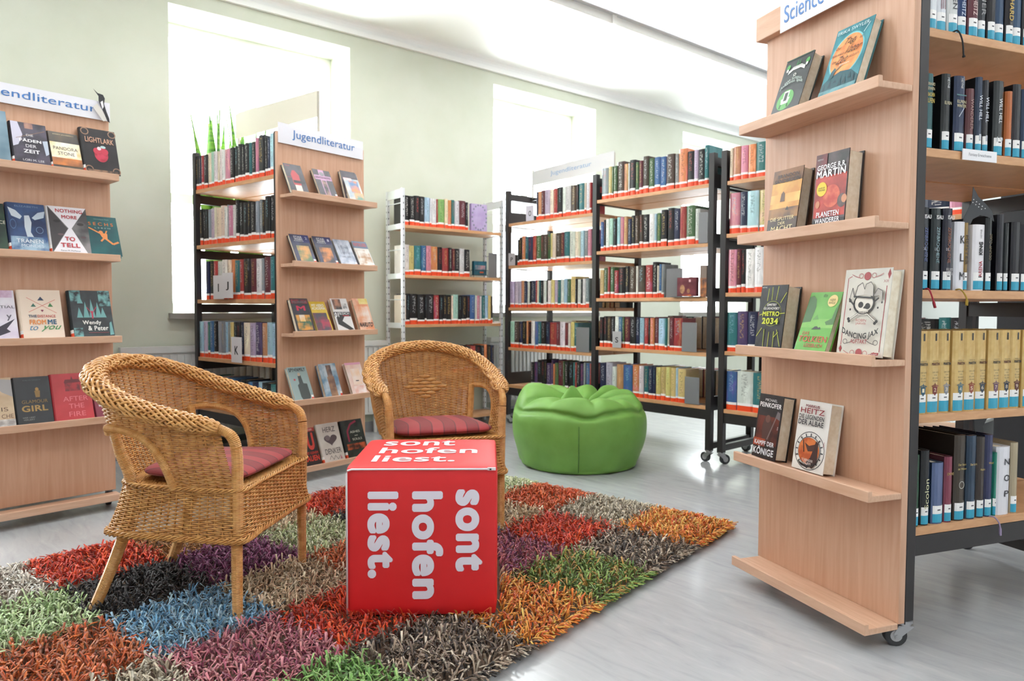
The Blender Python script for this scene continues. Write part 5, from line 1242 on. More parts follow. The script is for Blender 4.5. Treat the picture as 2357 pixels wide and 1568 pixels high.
# ---- comics and novels on the rack behind the armchairs
GM = 'comics and novels face-out on the comics rack'
dzm = -0.005
def cb(k, x, w, h, t, cov, items, label, name='comic_book', **kw):
    kw.setdefault('lab', False)
    return face_book(name, M1, LIP[k] + dzm, x, w, h, t, cov, items, label, GM, **kw)
ST = [('r', .88, 0, 1, .07, '#d8442a'), ('r', .88, .07, 1, .13, '#efefec')]
cb(0, .006, .122, .188, .022, '#26232a', [('m', 0, 0, 1, 1, '#232027', '#37333c', 6), ('p', [(.28, .25), (.26, .62), (.4, .78), (.55, .78), (.72, .62), (.7, .25)], '#a8363c'), ('r', .32, .0, .68, .25, '#d8cfc0'), ('r', .3, .32, .95, .42, '#1c1a1e'), ('r', 0, .5, .3, .52, '#7a2a3a'), ('t', 'TRIGGER', .2, .93, .3, .035, '#a83a44')], 'black comic with a red jacketed shape, top ledge of the comics rack')
cb(0, .200, .128, .188, .02, '#232126', [('m', 0, 0, 1, 1, '#222024', '#3a363e', 6), ('r', .32, .0, .64, 1, '#b58aa8'), ('r', .0, .62, 1, .78, '#b58aa8'), ('m', .36, .0, .6, .6, '#1f1d22', '#8a6a60', 9), ('d', .48, .84, .14, .08, '#7a787c'), ('t', 'DEATH NOTE', .48, .70, .86, .07, '#2a262c', dict(bold=.01))] + ST, 'black comic with a pale pink cross, top ledge of the comics rack')
cb(0, .412, .12, .205, .016, '#ccc6bd', [('m', 0, 0, 1, 1, '#c7bfb4', '#8aa0b0', 6), ('m', .3, .3, .9, .72, '#d6824a', '#3f6e9a', 7), ('m', .0, .72, .55, 1, '#d08a8e', '#e6c0c0', 5), ('r', .55, .78, 1, 1, '#3a3440'), ('m', .4, .02, 1, .3, '#d8a070', '#5a8a78', 8)], 'colourful comic in front of a darker one, top ledge of the comics rack', y0=.02)
cb(0, .400, .12, .20, .02, '#37343a', [('m', 0, 0, 1, 1, '#37343a', '#56525a', 5)], 'dark comic tucked behind the colourful one, top ledge of the comics rack', y0=.045)
def sw(c1, c2, num): return [('m', 0, 0, 1, 1, '#2a2c3c', '#454a6a', 5), ('m', .2, .05, .85, .6, c1, c2, 6), ('r', .62, .72, 1, 1, '#2c2f66'), ('t', 'STAR', .42, .91, .44, .07, '#d8d8da', B_), ('t', 'WARS', .42, .83, .44, .07, '#d8d8da', B_), ('t', 'REBELS', .42, .765, .5, .035, '#c8c8cc', B_), ('t', num, .84, .88, .1, .09, '#c8cce0')] + ST
cb(1, .041, .135, .185, .02, '#2c2d36', sw('#d29a5c', '#5f7a58', '2') , 'dark comic with the number 2 and a greenish front, second ledge of the comics rack')
cb(1, .196, .135, .185, .02, '#232429', sw('#d98a4a', '#37343c', '1'), 'dark comic with the number 1 and an orange front, second ledge of the comics rack')
cb(1, .345, .128, .185, .014, '#9aa4b4', [('m', 0, 0, 1, 1, '#8f9ab0', '#c6cdd8', 8), ('m', .2, .3, .8, .8, '#5a6274', '#b0b8c8', 12)] + ST, 'grey-blue comic with a busy armoured scene, second ledge of the comics rack')
cb(1, .486, .122, .185, .014, '#5f6f88', [('r', 0, 0, 1, .72, '#dcd6cc'), ('m', .05, .05, .95, .66, '#b08a68', '#e0dcd4', 8), ('r', 0, .74, 1, 1, '#5a6c88'), ('t', 'RECKLESS', .5, .86, .84, .13, '#c0444a', B_)] + ST, 'blue and white comic with red title letters, second ledge of the comics rack')
cb(2, .037, .125, .205, .028, '#1e1c22', [('m', 0, 0, 1, 1, '#1c1a20', '#2c2834', 6), ('m', .1, .04, .9, .5, '#2f5a42', '#d0903c', 9), ('m', .3, .3, .6, .5, '#e0b060', '#d8c8b8', 9), ('m', .05, .84, .95, .97, '#8a2432', '#3a2228', 12), ('t', 'M', .5, .70, .5, .15, '#c0284a', B_), ('t', 'MILLENNIUM', .5, .89, .8, .06, '#6a6468', B_)], 'black comic with a tall red letter M, third ledge of the comics rack')
cb(2, .172, .116, .198, .016, '#d6b42c', [('m', 0, 0, 1, 1, '#d9b82e', '#cfa826', 4), ('m', .02, .0, .9, .62, '#7a2a3a', '#3a3440', 8), ('m', .4, .05, .95, .4, '#a8324a', '#4a3a48', 9), ('t', 'MY HERO', .5, .87, .78, .09, '#f0ecdc', B_), ('t', 'ACADEMIA', .5, .77, .86, .09, '#f0ecdc', B_)], 'yellow comic with a crowded maroon scene, third ledge of the comics rack')
cb(2, .318, .128, .212, .022, '#d9d6d4', [('r', 0, 0, 1, 1, '#dcd9d8'), ('m', .1, .66, .6, .98, '#c98a6a', '#3a3436', 6), ('m', .65, .68, .92, .84, '#8a8888', '#d0cecc', 14), ('r', 0, .44, 1, .58, '#1a181a'), ('p', [(.1, .44), (.6, .44), (.4, .3), (.98, .04), (.7, .02), (.1, .2)], '#1a181a'), ('t', '01', .15, .49, .24, .14, '#f0f0f0', B_), ('t', 'BLEACH', .62, .53, .6, .075, '#f0f0f0'), ('r', .5, .45, .9, .475, '#b02a30')], 'white and black comic numbered 01, third ledge of the comics rack')
cb(2, .482, .122, .212, .024, '#d9a588', [('m', 0, 0, 1, 1, '#dcb49a', '#d2865c', 5), ('m', .3, .25, .9, .75, '#e0d0c4', '#d8956a', 5), ('m', .4, .82, 1, 1, '#c9b04a', '#dcc880', 5), ('t', 'NARUTO', .5, .17, .9, .14, '#1c1618', dict(bold=.045, slant=.1))], 'pale orange comic with heavy black brush lettering, third ledge of the comics rack')
cb(3, .018, .134, .205, .02, '#8fa3a2', [('r', 0, 0, 1, 1, '#8ea2a1'), ('p', [(.36, .1), (.34, .45), (.44, .5), (.46, .72), (.62, .74), (.66, .5), (.84, .48), (.86, .1), (.8, .02), (.42, .02)], '#3c4442'), ('d', .54, .77, .07, .05, '#b8a088'), ('d', .25, .62, .05, .03, '#b83a44'), ('t', 'SPY×FAMILY', .5, .91, .86, .11, '#26282a', B_)] + ST, 'grey-green comic with a seated suited shape, fourth ledge of the comics rack')
cb(3, .225, .128, .205, .03, '#4a6f8e', [('m', 0, 0, 1, 1, '#5a7f9a', '#b8c4cc', 5), ('m', .35, .0, .75, .6, '#6a4a3a', '#a07a5c', 6), ('m', .4, .6, .7, .95, '#2a2a34', '#8a6a5a', 7)] + ST, 'blue comic with brown trousered shapes, fourth ledge of the comics rack')
cb(3, .422, .128, .205, .022, '#e6d0c8', [('m', 0, 0, 1, 1, '#ead8d0', '#e0b8a8', 4), ('m', .25, .3, .8, .8, '#ecc8a8', '#f0e0d8', 4), ('r', 0, .93, 1, 1, '#d89ab0'), ('m', .2, .02, .9, .25, '#e0a898', '#f0e4e0', 5), ('r', .42, .40, .62, .43, '#3a3238')], 'pale pink comic with soft pastel print, fourth ledge of the comics rack')
cb(4, .052, .138, .222, .028, '#1c1718', [('m', 0, 0, 1, 1, '#1a1617', '#2a1e1e', 6), ('r', 0, .9, 1, 1, '#a02a26'), ('t', 'DU', .48, .64, .78, .46, '#c8392c', dict(bold=.05)), ('p', [(.44, .42), (.5, .55), (.56, .42)], '#1a1617'), ('t', 'KANNST KEINEM', .5, .33, .92, .07, '#c2362a', B_), ('t', 'TRAUEN', .5, .19, .94, .15, '#cf3d2c', B_), ('t', 'ROBIN WILDER', .5, .95, .8, .05, '#e0c0b0')], 'black thriller with burning red letters, lowest ledge of the comics rack', name='paperback', lab=True)
hrt = [(.5 + .34 * (16 * sin(a) ** 3) / 17, .57 + .165 * (13 * cos(a) - 5 * cos(2 * a) - 2 * cos(3 * a) - cos(4 * a)) / 17) for a in [i / 30 * 2 * pi for i in range(30)]]
cb(4, .208, .155, .234, .026, '#cfc6be', [('m', 0, 0, 1, 1, '#d2cac2', '#c4bab2', 4), ('p', hrt, '#57484c'), ('d', .36, .62, .12, .07, '#76686c'), ('l', [(.25, .06), (.35, .16), (.45, .05), (.55, .15), (.66, .04), (.8, .14)], .02, '#6a605e'), ('p', [(.76, .04), (.82, .14), (.88, .04)], '#a86a78'), ('t', 'HERZ', .5, .835, .6, .13, '#3c3436'), ('t', 'DENKER', .5, .27, .78, .14, '#3c3436')], 'pale novel with a grey smudged heart, lowest ledge of the comics rack', name='hardcover_book', lab=True)
cb(4, .378, .165, .232, .03, '#17181a', [('m', 0, 0, 1, 1, '#1a1d1c', '#2a3430', 5), ('l', [(.2, .42), (.2, .7), (.4, .88), (.7, .95)], .08, '#8a2440'), ('m', .05, .2, .95, .36, '#3a1e18', '#c25a34', 8), ('t', 'ASHES', .56, .67, .48, .06, '#d8d8c8'), ('t', 'and', .58, .57, .14, .04, '#d8d8c8'), ('t', 'SOULS', .6, .47, .46, .06, '#d8d8c8')], 'black and green novel with a crimson swirl, lowest ledge of the comics rack', name='hardcover_book', lab=True)
# ---------------------------------------------------------------- books on the side of the science fiction rack
GS = ['books on the %s side shelf of the science fiction rack' % s_ for s_ in SHELF]
def big_book(F, along, outward, start, z, y, t, h, d, cov, spine, label, group, text=(), lab=True, name='library_book', art=(), lean=0.0, push=0.0, lw=(0.0, 0.03, 0.055)):
    """a book large enough in view to carry its own sticker and lettering"""
    v, f, mi = book_geo(0, 0, min(0.1, 0.0028 / t))
    me = bpy.data.meshes.new(name); me.from_pydata([(a * t, b * d, c * h) for a, b, c in v], [], f)
    for m_ in (mat('jacket_' + cov[1:], cov, 0.3, spec=0.35, coat=0.12), spine if not isinstance(spine, str) else mat('jacket_' + spine[1:], spine, 0.24, spec=0.4, coat=0.2), PAGES, LABW, LABR): me.materials.append(m_)
    me.polygons.foreach_set('material_index', mi); me.update()
    o = put(name, me); p = start + along * y - outward * push
    o.location = (p.x, p.y, z); o.rotation_euler = (0, lean, atan2(along.y, along.x))
    tag(o, label, 'book', group)
    if lab:
        mb = MB(); q0, q1, q2 = 0.004, lw[1], lw[2]
        arc = [(0.07, 0.036), (0.2, 0.0155), (0.36, 0.0035), (0.64, 0.0035), (0.8, 0.0155), (0.93, 0.036)]
        for z0, z1, m_ in ((q0, q1, LABB), (q1, q2, LABW)):
            mb.add([(a * t, b * d - 0.0006, zz) for zz in (z0, z1) for a, b in arc], [(i, i + 1, 6 + i + 1, 6 + i) for i in range(5)], m_)
        mb.add([(a * t, 0.0035 * d - 0.0009, zz) for zz in (q1 + (q2 - q1) * .4, q1 + (q2 - q1) * .55) for a in (0.36, .62)], [(0, 1, 3, 2)], flat('#4a4a50'))
        mb.build('spine_label', o)
    if art:
        mb = MB(); draw(mb, art, t, h, 0.0035 * d - 0.0007, 0.0002); mb.build('spine_print', o)
    if text:
        mb = MB(); draw(mb, [('t',) + tuple(q) for q in text], t, h, 0.0035 * d - 0.0012, 0.00002); mb.build('title_lettering', o)
    return o
def sf(k, y, t, h, cov, spine, label, text=(), **kw):
    return big_book(R1, R1.y, R1.x, R1.p(0.592, 0), R1S[k], y, t, h, kw.pop('d', 0.165), cov, spine, label, GS[k], text, **kw)
up = lambda s_, v, w=.6, hh=.4, c='#d8d6d2', b=0.0, r=-90: (s_, .5, v, hh, w, c, dict(rot=r, bold=b))
def vt(s_, v, length, thick, c, t, h, b=0.01, r=-90):
    """vertical title: length along the height, thickness across the spine (both in metres)"""
    return (s_, .5, v, length / t, thick / h, c, dict(rot=r, bold=b))
N5 = ORD
# top shelf
row = [('#d9dde2', '', '#8a8f96'), ('#dcdfe4', 'HE', '#8a5560'), ('#d4d6d4', 'DRACHEN', '#3a3c40'), ('#24406e', 'MARKUS HEITZ', '#c8d4e4'), ('#5e2a34', 'MARKUS HEITZ', '#d8c0b8'), ('#3a3d42', 'MAGIER', '#8a8a8a'), ('#1c1a1e', '', '#b08a4a'), ('#27415e', '', '#9ab'), ('#221f24', 'BERNHARD', '#c8a84a'), ('#2e4a66', '', '#aab'), ('#1d1c22', '', '#aaa')]
y = .192
W_ = [.042, .042, .042, .04, .044, .036, .036, .042, .036, .04, .04]
nm = ['white', 'white', 'white', 'blue', 'maroon', 'grey', 'black', 'dark blue', 'black and gold', 'slate blue', 'black']
for i, (c, tx, tcc) in enumerate(row):
    sf(0, y, W_[i] - .002, .235 + .012 * (i % 3), c, c, '%s book, %s from the end panel on the science fiction rack top shelf' % (nm[i], N5[i]), [vt(tx, .5, .12, .016, tcc, W_[i] - .002, .235)] if tx else (), push=.004 * (i % 2))
    y += W_[i]
# second shelf
def s2(*a, **k): return sf(1, *a, **k)
s2(.190, .038, .215, '#2f5258', '#2c5a5e', 'teal book with yellow lettering, second shelf of the science fiction rack', [('DRACHEN', .5, .72, .8, .05, '#c8b04a', dict(bold=.012)), ('ELFEN', .5, .64, .8, .06, '#c8b04a', dict(bold=.012)), ('BERNHARD', .5, .86, .85, .04, '#c8b890'), ('HENNEN', .5, .80, .8, .04, '#c8b890')])
s2(.262, .034, .222, '#1a191b', '#25282a', 'black fantasy book beside the teal one, second shelf of the science fiction rack', [('ELFEN', .5, .62, .8, .04, '#c4bc9a'), vt('HEYNE', .88, .03, .008, '#c8c8c8', .034, .222)])
s2(.312, .044, .222, '#1c1d20', '#23314e', 'book with a thin sword on its spine, second shelf of the science fiction rack', [('ELFEN', .5, .66, .8, .04, '#cfc49a'), ('WINTER', .5, .605, .84, .04, '#cfc49a'), vt('HEYNE', .9, .03, .008, '#c8c8c8', .044, .222)], art=[('r', .05, .74, .95, .755, '#3a6a70'), ('l', [(.3, .46), (.75, .58)], .05, '#b8c4d0')])
s2(.362, .032, .19, '#3c2226', '#5a2e34', 'short brown-red book between taller dark ones, second shelf of the science fiction rack', [vt('WANDERER', .6, .09, .012, '#9a7470', .032, .19)])
wl = [('1', .5, .22, .3, .08, '#b8bcc4')]
s2(.400, .028, .228, '#1b1d22', '#26344a', 'dark blue book with vertical white lettering, first of three alike on the science fiction rack', [vt('WILL HILL', .6, .075, .012, '#d0d4dc', .028, .228, r=-90)] + wl)
s2(.430, .024, .222, '#202125', '#2b2b31', 'thin dark grey book with vertical white lettering, middle of three alike, science fiction rack', [vt('WILL HILL', .6, .075, .012, '#d0d4dc', .024, .222)] + wl)
s2(.478, .042, .226, '#222427', '#2e3234', 'thick dark grey book with vertical white lettering, last of three alike, science fiction rack', [vt('WILL HILL', .6, .075, .013, '#d8dadc', .042, .226), ('19', .5, .22, .6, .07, '#b8bcc0')])
s2(.528, .03, .2, '#8a4a20', '#a85a26', 'brown-orange book after the dark row, second shelf of the science fiction rack')
s2(.562, .035, .225, '#1c1c20', '#25252a', 'black book after the brown-orange one, second shelf of the science fiction rack')
s2(.602, .035, .215, '#2a3242', '#30405a', 'slate blue book near the far end of the second science fiction shelf')
# third shelf
def s3(*a, **k): return sf(2, *a, **k)
isa = lambda c: [('ISAU', .62, .89, .7, .05, '#e0dede', B_), ('DIE', .34, .50, .12 / .036 * .1, .03, '#a8a8ae'), vt('ZERBROCHENE', .55, .10, .012, c, .036, .24)]
s3(.190, .036, .240, '#121217', '#171a26', 'glossy black book with white capitals, first of three alike, third shelf, science fiction rack', isa('#5a6490'))
s3(.236, .038, .240, '#121518', '#152024', 'glossy black book with white capitals, middle of three alike, third shelf, science fiction rack', isa('#7a949a'))
s3(.282, .038, .242, '#121016', '#1a1a2c', 'glossy black book with white capitals, last of three alike, third shelf, science fiction rack', isa('#8a5038') + [('FEUER', .6, .25, .7, .04, '#b8b4b4'), ('OPFER', .6, .2, .7, .04, '#b8b4b4')])
big_book(R1, R1.y, R1.x, R1.p(0.592, 0), R1S[2], .330, .042, .205, .15, '#d4d3d8', '#dbdae0', 'white divider block marked K, L and M among the black books', None, [('K', .6, .74, .42, .115, '#2a2a30', dict(bold=.01)), ('L', .58, .48, .36, .115, '#2a2a30', dict(bold=.01)), ('M', .62, .21, .46, .115, '#2a2a30', dict(bold=.01))], lab=False, name='letter_divider')['category'] = 'divider'
s3(.376, .026, .205, '#14131a', '#8a6f3c', 'gold and black book beside the white block, third shelf of the science fiction rack', [vt('MEISTER', .6, .09, .012, '#3a2c14', .026, .205)], push=.012)
s3(.408, .05, .200, '#dcd9dc', '#e6e3e6', 'white thriller with red and black vertical lettering, third shelf of the science fiction rack', [vt('ARENA', .33, .048, .014, '#a82a38', .05, .2, b=.02, r=90), vt('KING', .64, .04, .016, '#1a181c', .05, .2, b=.03, r=90), vt('STEPHEN', .64, .03, .007, '#1a181c', .05, .2, r=90), vt('HEYNE', .86, .026, .006, '#5a5a5e', .05, .2, r=90)])
s3(.462, .024, .222, '#17181b', '#202326', 'black book just after the white thriller, third shelf of the science fiction rack', [vt('COUNT CUBE', .6, .08, .01, '#6a5a3a', .024, .222, r=90)])
s3(.512, .026, .235, '#15141a', '#1c1b26', 'tall black glossy book second after the white thriller, third shelf of the science fiction rack')
s3(.541, .018, .21, '#1a1b1e', '#24282a', 'thin black book third after the white thriller, third shelf of the science fiction rack')
s3(.575, .04, .215, '#16151a', '#1d1c24', 'black book fourth after the white thriller, third shelf of the science fiction rack')
s3(.618, .04, .21, '#1b1a1f', '#26242c', 'black book at the far end of the third science fiction shelf')
# fourth shelf: eight cream volumes
PARCH = mat('parchment_jacket', '#c9a964', 0.35, coat=0.15); noise_mix(PARCH, '#bf9a55', '#d8bd80', (1, 1, 1), 22, 0.3, 0.7, 4)
y = .186
cols = ['#2f5a6e', '#7a2f30', '#8a8a90', '#4a6a78', '#8a3a24', '#2e3a4a', '#6a4a60', '#26324a', '#5a2a2a', '#3a5a4a']
for i in range(10):
    t_ = .051 if i != 2 else .05
    q = sf(3, y, t_ - .003, .246, '#c2a262', PARCH, 'cream parchment volume with the number %s on its spine, science fiction rack' % ['one', 'two', 'three', 'four', 'five', 'six', 'seven', 'eight', 'nine', 'ten'][i],
       [('MARTIN', .55, .60, .62, .035, '#5a2a24' if i % 2 else '#3a3a3a', B_), ('GEORGE R.R.', .55, .635, .5, .014, '#5a4a34'), ('DAS LIED', .55, .50, .5, .018, '#5a4a34'), ('VON', .55, .465, .24, .018, '#5a4a34'), ('EIS UND', .55, .43, .46, .018, '#5a4a34'), ('FEUER', .55, .395, .4, .018, '#5a4a34'), (str(i + 1), .55, .285, .18, .045, '#e8dcc0')],
       art=[('r', .48, .88, .62, .97, '#3a3632'), ('p', [(.35, .33), (.75, .33), (.72, .25), (.55, .215), (.38, .25)], cols[i]), ('l', [(.25, .33), (.55, .35), (.85, .33)], .05, cols[i]), ('l', [(.55, .33), (.55, .37)], .06, cols[i])], lw=(0, .036, .058), push=.003 * (i % 3))
    y += t_
# lowest shelf
def s5(*a, **k): return sf(4, *a, **k)
s5(.190, .024, .215, '#1f3a2a', '#20452f', 'dark green book by the end panel, lowest shelf of the science fiction rack', push=0)
s5(.222, .034, .225, '#141518', '#17191c', 'black book with pale handwriting on its spine, lowest shelf of the science fiction rack', [vt('Scolon', .42, .09, .016, '#c8c8a0', .034, .225, r=90, b=0)])
s5(.268, .046, .185, '#2c3f58', '#56658a', 'short blue-grey book with a shiny jacket, lowest shelf of the science fiction rack')
s5(.318, .032, .2, '#4a1e2a', '#7a3448', 'dark pink book behind the short blue-grey one, lowest shelf of the science fiction rack', [('EDMOND', .5, .74, .85, .04, '#b89a5a')])
gl = lambda t_, h_: [('Der Stein', .5, .66, .7, .025, '#b8a05a'), ('der Weisen', .5, .61, .75, .025, '#b8a05a')]
s5(.360, .046, .262, '#2b241f', '#3c332a', 'tall dark brown book with gold lettering, lowest shelf of the science fiction rack', gl(.046, .262), art=[('o', .5, .42, .24, .045, .2, '#a8a49a')], d=.19)
s5(.412, .040, .258, '#1d2b3a', '#22384e', 'tall deep blue book with a mottled jacket, lowest shelf of the science fiction rack', [('Das Licht', .5, .66, .7, .025, '#b8a05a')], d=.19)
s5(.456, .032, .252, '#2a2624', '#3a302c', 'tall brown-black book with a red top edge, lowest shelf of the science fiction rack', [('Nacht', .5, .6, .6, .025, '#b8a05a')], d=.19)
s5(.491, .032, .256, '#20243c', '#2b3156', 'tall navy book beside the white block, lowest shelf of the science fiction rack', [('Wind', .5, .66, .6, .025, '#c8a850')], d=.19)
s5(.526, .012, .2, '#1f6a58', '#237a66', 'thin green book squeezed beside the white N O P block')
big_book(R1, R1.y, R1.x, R1.p(0.592, 0), R1S[4], .541, .062, .215, .17, '#d6d5da', '#dddce2', 'white divider block marked N, O and P on the lowest science fiction shelf', None, [('N', .6, .78, .34, .09, '#26262e', dict(bold=.01)), ('O', .62, .54, .36, .095, '#26262e', dict(bold=.01)), ('P', .62, .31, .3, .09, '#26262e', dict(bold=.01))], lab=False, name='letter_divider')['category'] = 'divider'
s5(.606, .03, .225, '#9a8a70', '#a89a80', 'beige book after the white N O P block, lowest shelf of the science fiction rack')
# ribbons hanging from three of the books
def ribbon(name, pts, col, label):
    mb = MB(); pts = np.array([tuple(R1.p(*q)) for q in pts]); tq = np.linspace(0, len(pts) - 1, 16); X = catmull(pts, tq)
    mb.tube(X, np.where(tq > len(pts) - 1.6, 0.0042, 0.0024), 5, mat('ribbon_' + col[1:], col, 0.6)); tag(mb.build(name, smooth=True), label, 'bookmark ribbon')
ribbon('bookmark_ribbon', [(.59, .290, 1.8095), (.605, .294, 1.8095), (.612, .304, 1.78), (.610, .312, 1.745), (.609, .316, 1.735)], '#16151a', 'black bookmark ribbon hanging over the top side shelf of the science fiction rack')
ribbon('bookmark_ribbon', [(.59, .208, 1.0585), (.605, .208, 1.0585), (.612, .216, 1.03), (.611, .228, 1.005)], '#a01c30', 'red bookmark ribbon hanging from the third shelf of the science fiction rack')
ribbon('bookmark_ribbon', [(.59, .335, 1.0585), (.605, .338, 1.0585), (.612, .352, 1.035), (.611, .355, 1.012)], '#a88a30', 'gold bookmark ribbon hanging below the white K L M block')
ribbon('bookmark_ribbon', [(.59, .508, .3565), (.605, .512, .3565), (.613, .524, .335), (.612, .53, .30)], '#9a8aa8', 'lilac bookmark ribbon hanging from the lowest shelf of the science fiction rack')
# shelf-edge holder
mb = MB(); mb.box(0, -0.003, 0, .142, 0, .032, WHITE); o = mb.build('shelf_label'); o.location = R1.p(.602, .329, 1.442); o.rotation_euler = (0, 0, R1.a + pi / 2)
tag(o, 'white shelf-edge label reading Fantasy Erwachsene', 'label')
mb = MB(); draw(mb, [('t', 'Fantasy Erwachsene', .5, .5, .66, .36, '#7a7a84')], .142, .032, -.0035); mb.build('lettering', o)
# whale-tail bookmarks
WH = mat('whale_card', '#3c3e42', 0.5); WDOT = mat('whale_dots', '#d8d8d8', 0.5)
def whale(y, z, rot, label, x=.55):
    mb = MB()
    poly = [(0, 0), (.012, .05), (.004, .095), (.03, .07), (.06, .055), (.085, .04), (.10, .012), (.075, .02), (.05, .018), (.03, .0), (.02, -.05), (.004, -.05)]
    mb.prism(poly, 'y', 0, .0015, WH)
    for i in range(9): mb.tube([(.016 + .011 * (i % 5), -.0004, .058 - .009 * (i // 5) - .004 * (i % 5)), (.016 + .011 * (i % 5), .0, .058 - .009 * (i // 5) - .004 * (i % 5))], .0017, 6, WDOT)
    o = mb.build('bookmark'); o.location = R1.p(x, y, z); o.rotation_euler = (0, rot, R1.a + pi / 2 - .25); tag(o, label, 'bookmark')
whale(.400, R1S[2] + .226, .25, 'dark spotted whale-tail bookmark above the white thriller', x=.56)
whale(.515, R1S[4] + .262, -.35, 'dark whale-tail bookmark above the white N O P block', x=.53)

# ---------------------------------------------------------------- signs
BLUE = '#3f74b4'
def sign(F, x0, y, z0, w, h, text, label, tx=(.15, .90), frame=True, back=False):
    o = thing('header_sign', label, 'sign', F.p(x0, y, z0), F.a)
    mb = MB(); P = [(0, 0), (-.0015, .0), (-.006, -.012), (-.004, -.013), (.0, -.003), (.0015, -.0), (.0015, h), (-.0005, h)]
    mb.prism([(0, 0), (0, h), (.003, h), (.003, 0)], 'x', 0, w, mat('sign_board', '#e9e9f0', 0.25, coat=0.3)); mb.build('board', o)
    if text:
        mb = MB(); draw(mb, [('t', text, (tx[0] + tx[1]) / 2, .5, tx[1] - tx[0], .52, BLUE, dict(bold=.004))], w, h, -.0012); mb.build('lettering', o)
    return o
sign(M1, -.012, .118, 1.922, .60, .112, 'Jugendliteratur', 'white sign reading Jugendliteratur on the comics rack', (.15, .89))
sign(L1, -.005, .118, 1.912, .61, .09, 'Jugendliteratur', 'white sign on the display rack carrying the magpie bookmark', (.10, .90))
sign(R1, .10, .088, 1.955, .40, .11, 'Science Fiction', 'white sign starting with Science on the wide-ledge rack', (.05, .95))
# free-standing back signs on posts
CREAM = mat('cream_sign_board', '#cdc8b9', 0.6)
o = thing('header_sign', 'blank cream sign on posts above the comics rack, in front of the window', 'sign', M1.p(.3, 1.10, 1.9955), M1.a - pi / 2)
mb = MB(); mb.prism([(0, .145), (.0, .305), (.04, .315), (.91, .30), (.91, .145)], 'y', 0, .004, CREAM); mb.build('board', o)
for x in (.012, .90):
    mb = MB(); mb.box(x, .006, -.02, x + .014, .018, .30, mat('sign_post', '#b9b4a8', 0.4)); mb.build('post', o)
o = thing('header_sign', 'white sign reading Jugendliteratur on posts above the dark rack at the wall', 'sign', BR.p(0.0, .27, 1.9555), BR.a)
mb = MB(); mb.prism([(0, .11), (.02, .235), (.935, .262), (.935, .13)], 'y', 0, .004, mat('pale_grey_board', '#cfcfd2', 0.5)); mb.build('board', o)
mb = MB(); draw(mb, [('t', 'Jugendliteratur', .50, .8, .50, .2, '#7f9fc6', dict(rot=1.5))], .935, .235, -.0012); mb.build('lettering', o)
for x in (.0, .925):
    mb = MB(); mb.box(x, .005, 0, x + .012, .016, .25, mat('sign_post')); mb.build('post', o)

# magpie bookmark clipped to the header of the display rack
o = thing('bookmark', 'black and white magpie bookmark clipped to the header sign', 'bookmark', L1.p(.525, .105, 1.905), L1.a)
mb = MB(); mb.prism([(.0, .062), (.022, .082), (.068, .012), (.046, .0)], 'y', 0, .0012, mat('card_beige', '#dcd8d0', 0.5)); mb.build('card', o)
mb = MB(); mb.prism([(.004, .148), (.022, .132), (.046, .128), (.054, .112), (.050, .085), (.060, .05), (.072, .018), (.074, -.002), (.064, .004), (.050, .04), (.036, .07), (.026, .095), (.026, .118)], 'y', -.0014, -.0002, mat('magpie_black', '#2b2a2f', 0.5)); mb.build('bird', o)
mb = MB(); mb.prism([(.034, .09), (.044, .10), (.048, .07), (.042, .058)], 'y', -.002, -.0015, WHITE); mb.build('wing_patch', o)

# letter cards in the shelves
def card(F, p, rz, w, h, letter, label, colr='#dfdde0', cat='divider', name='letter_card'):
    mb = MB(); mb.box(0, -.0018, 0, w, 0, h, mat('card_' + colr[1:], colr, 0.4)); o = mb.build(name, bevel=0.0008); o.location = p; o.rotation_euler = (0, 0, rz); tag(o, label, cat)
    mb = MB(); draw(mb, [('t', letter, .5, .48, .34 if letter not in 'IJ' else (.09 if letter == 'I' else .26), .34, '#1c1b20', dict(bold=.02))], w, h, -.0024); mb.build('lettering', o)
ma = M1.a - pi / 2
card(M1, M1.p(-.012, .842, M1S[2] + .0005), ma, .125, .148, 'I', 'white card with the letter I on the comics rack')
card(M1, M1.p(-.018, .726, M1S[2] + .006), ma, .125, .155, 'J', 'white card with the letter J overlapping the I card')
card(M1, M1.p(-.016, .632, M1S[3] - .012), ma, .118, .155, 'K', 'white card with the letter K on the fourth side shelf of the comics rack')
card(BR, BR.p(.226, .0, B1S[0] + .0005), BR.a, .094, .125, 'O', 'pale card with the letter O on the top shelf of the dark rack', '#cfcbd8')
card(BR, BR.p(.006, .0, B1S[1] + .0005), BR.a, .086, .105, 'P', 'grey card with the letter P on the second shelf of the dark rack', '#b9b6ba')
card(BR, BR.p(1.172, -.003, B2S[3] + .0005), BR.a, .082, .118, 'S', 'grey card with the letter S behind the beanbag', '#aaa8aa')
# bookends and odd items
def bookend(F, p, rz, w, h, label):
    mb = MB(); mb.box(0, 0, 0, w, .0015, h, GREYM); mb.box(0, 0, 0, w, .09, .0015, GREYM); o = mb.build('bookend'); o.location = p; o.rotation_euler = (0, 0, rz); tag(o, label, 'bookend')
bookend(BR, BR.p(1.89, .0, B2S[1] + .0005), BR.a, .068, .20, 'grey metal bookend on the second shelf behind the beanbag')
bookend(BR, BR.p(1.625, .02, B2S[2] + .0005), BR.a + .15, .12, .195, 'grey metal bookend leaning by the small maroon box')
bookend(BR, BR.p(1.772, .0, B2S[3] + .0005), BR.a, .115, .195, 'grey metal bookend after the red volume on the fourth shelf')
bookend(BR, BR.p(1.80, .0, B2S[4] + .0005), BR.a, .112, .18, 'grey metal bookend after the yellow volumes on the lowest shelf')
bookend(BR, BR.p(.803, .0, B1S[3] + .0005), BR.a, .135, .19, 'grey metal bookend beside the mixed row in the far bay')
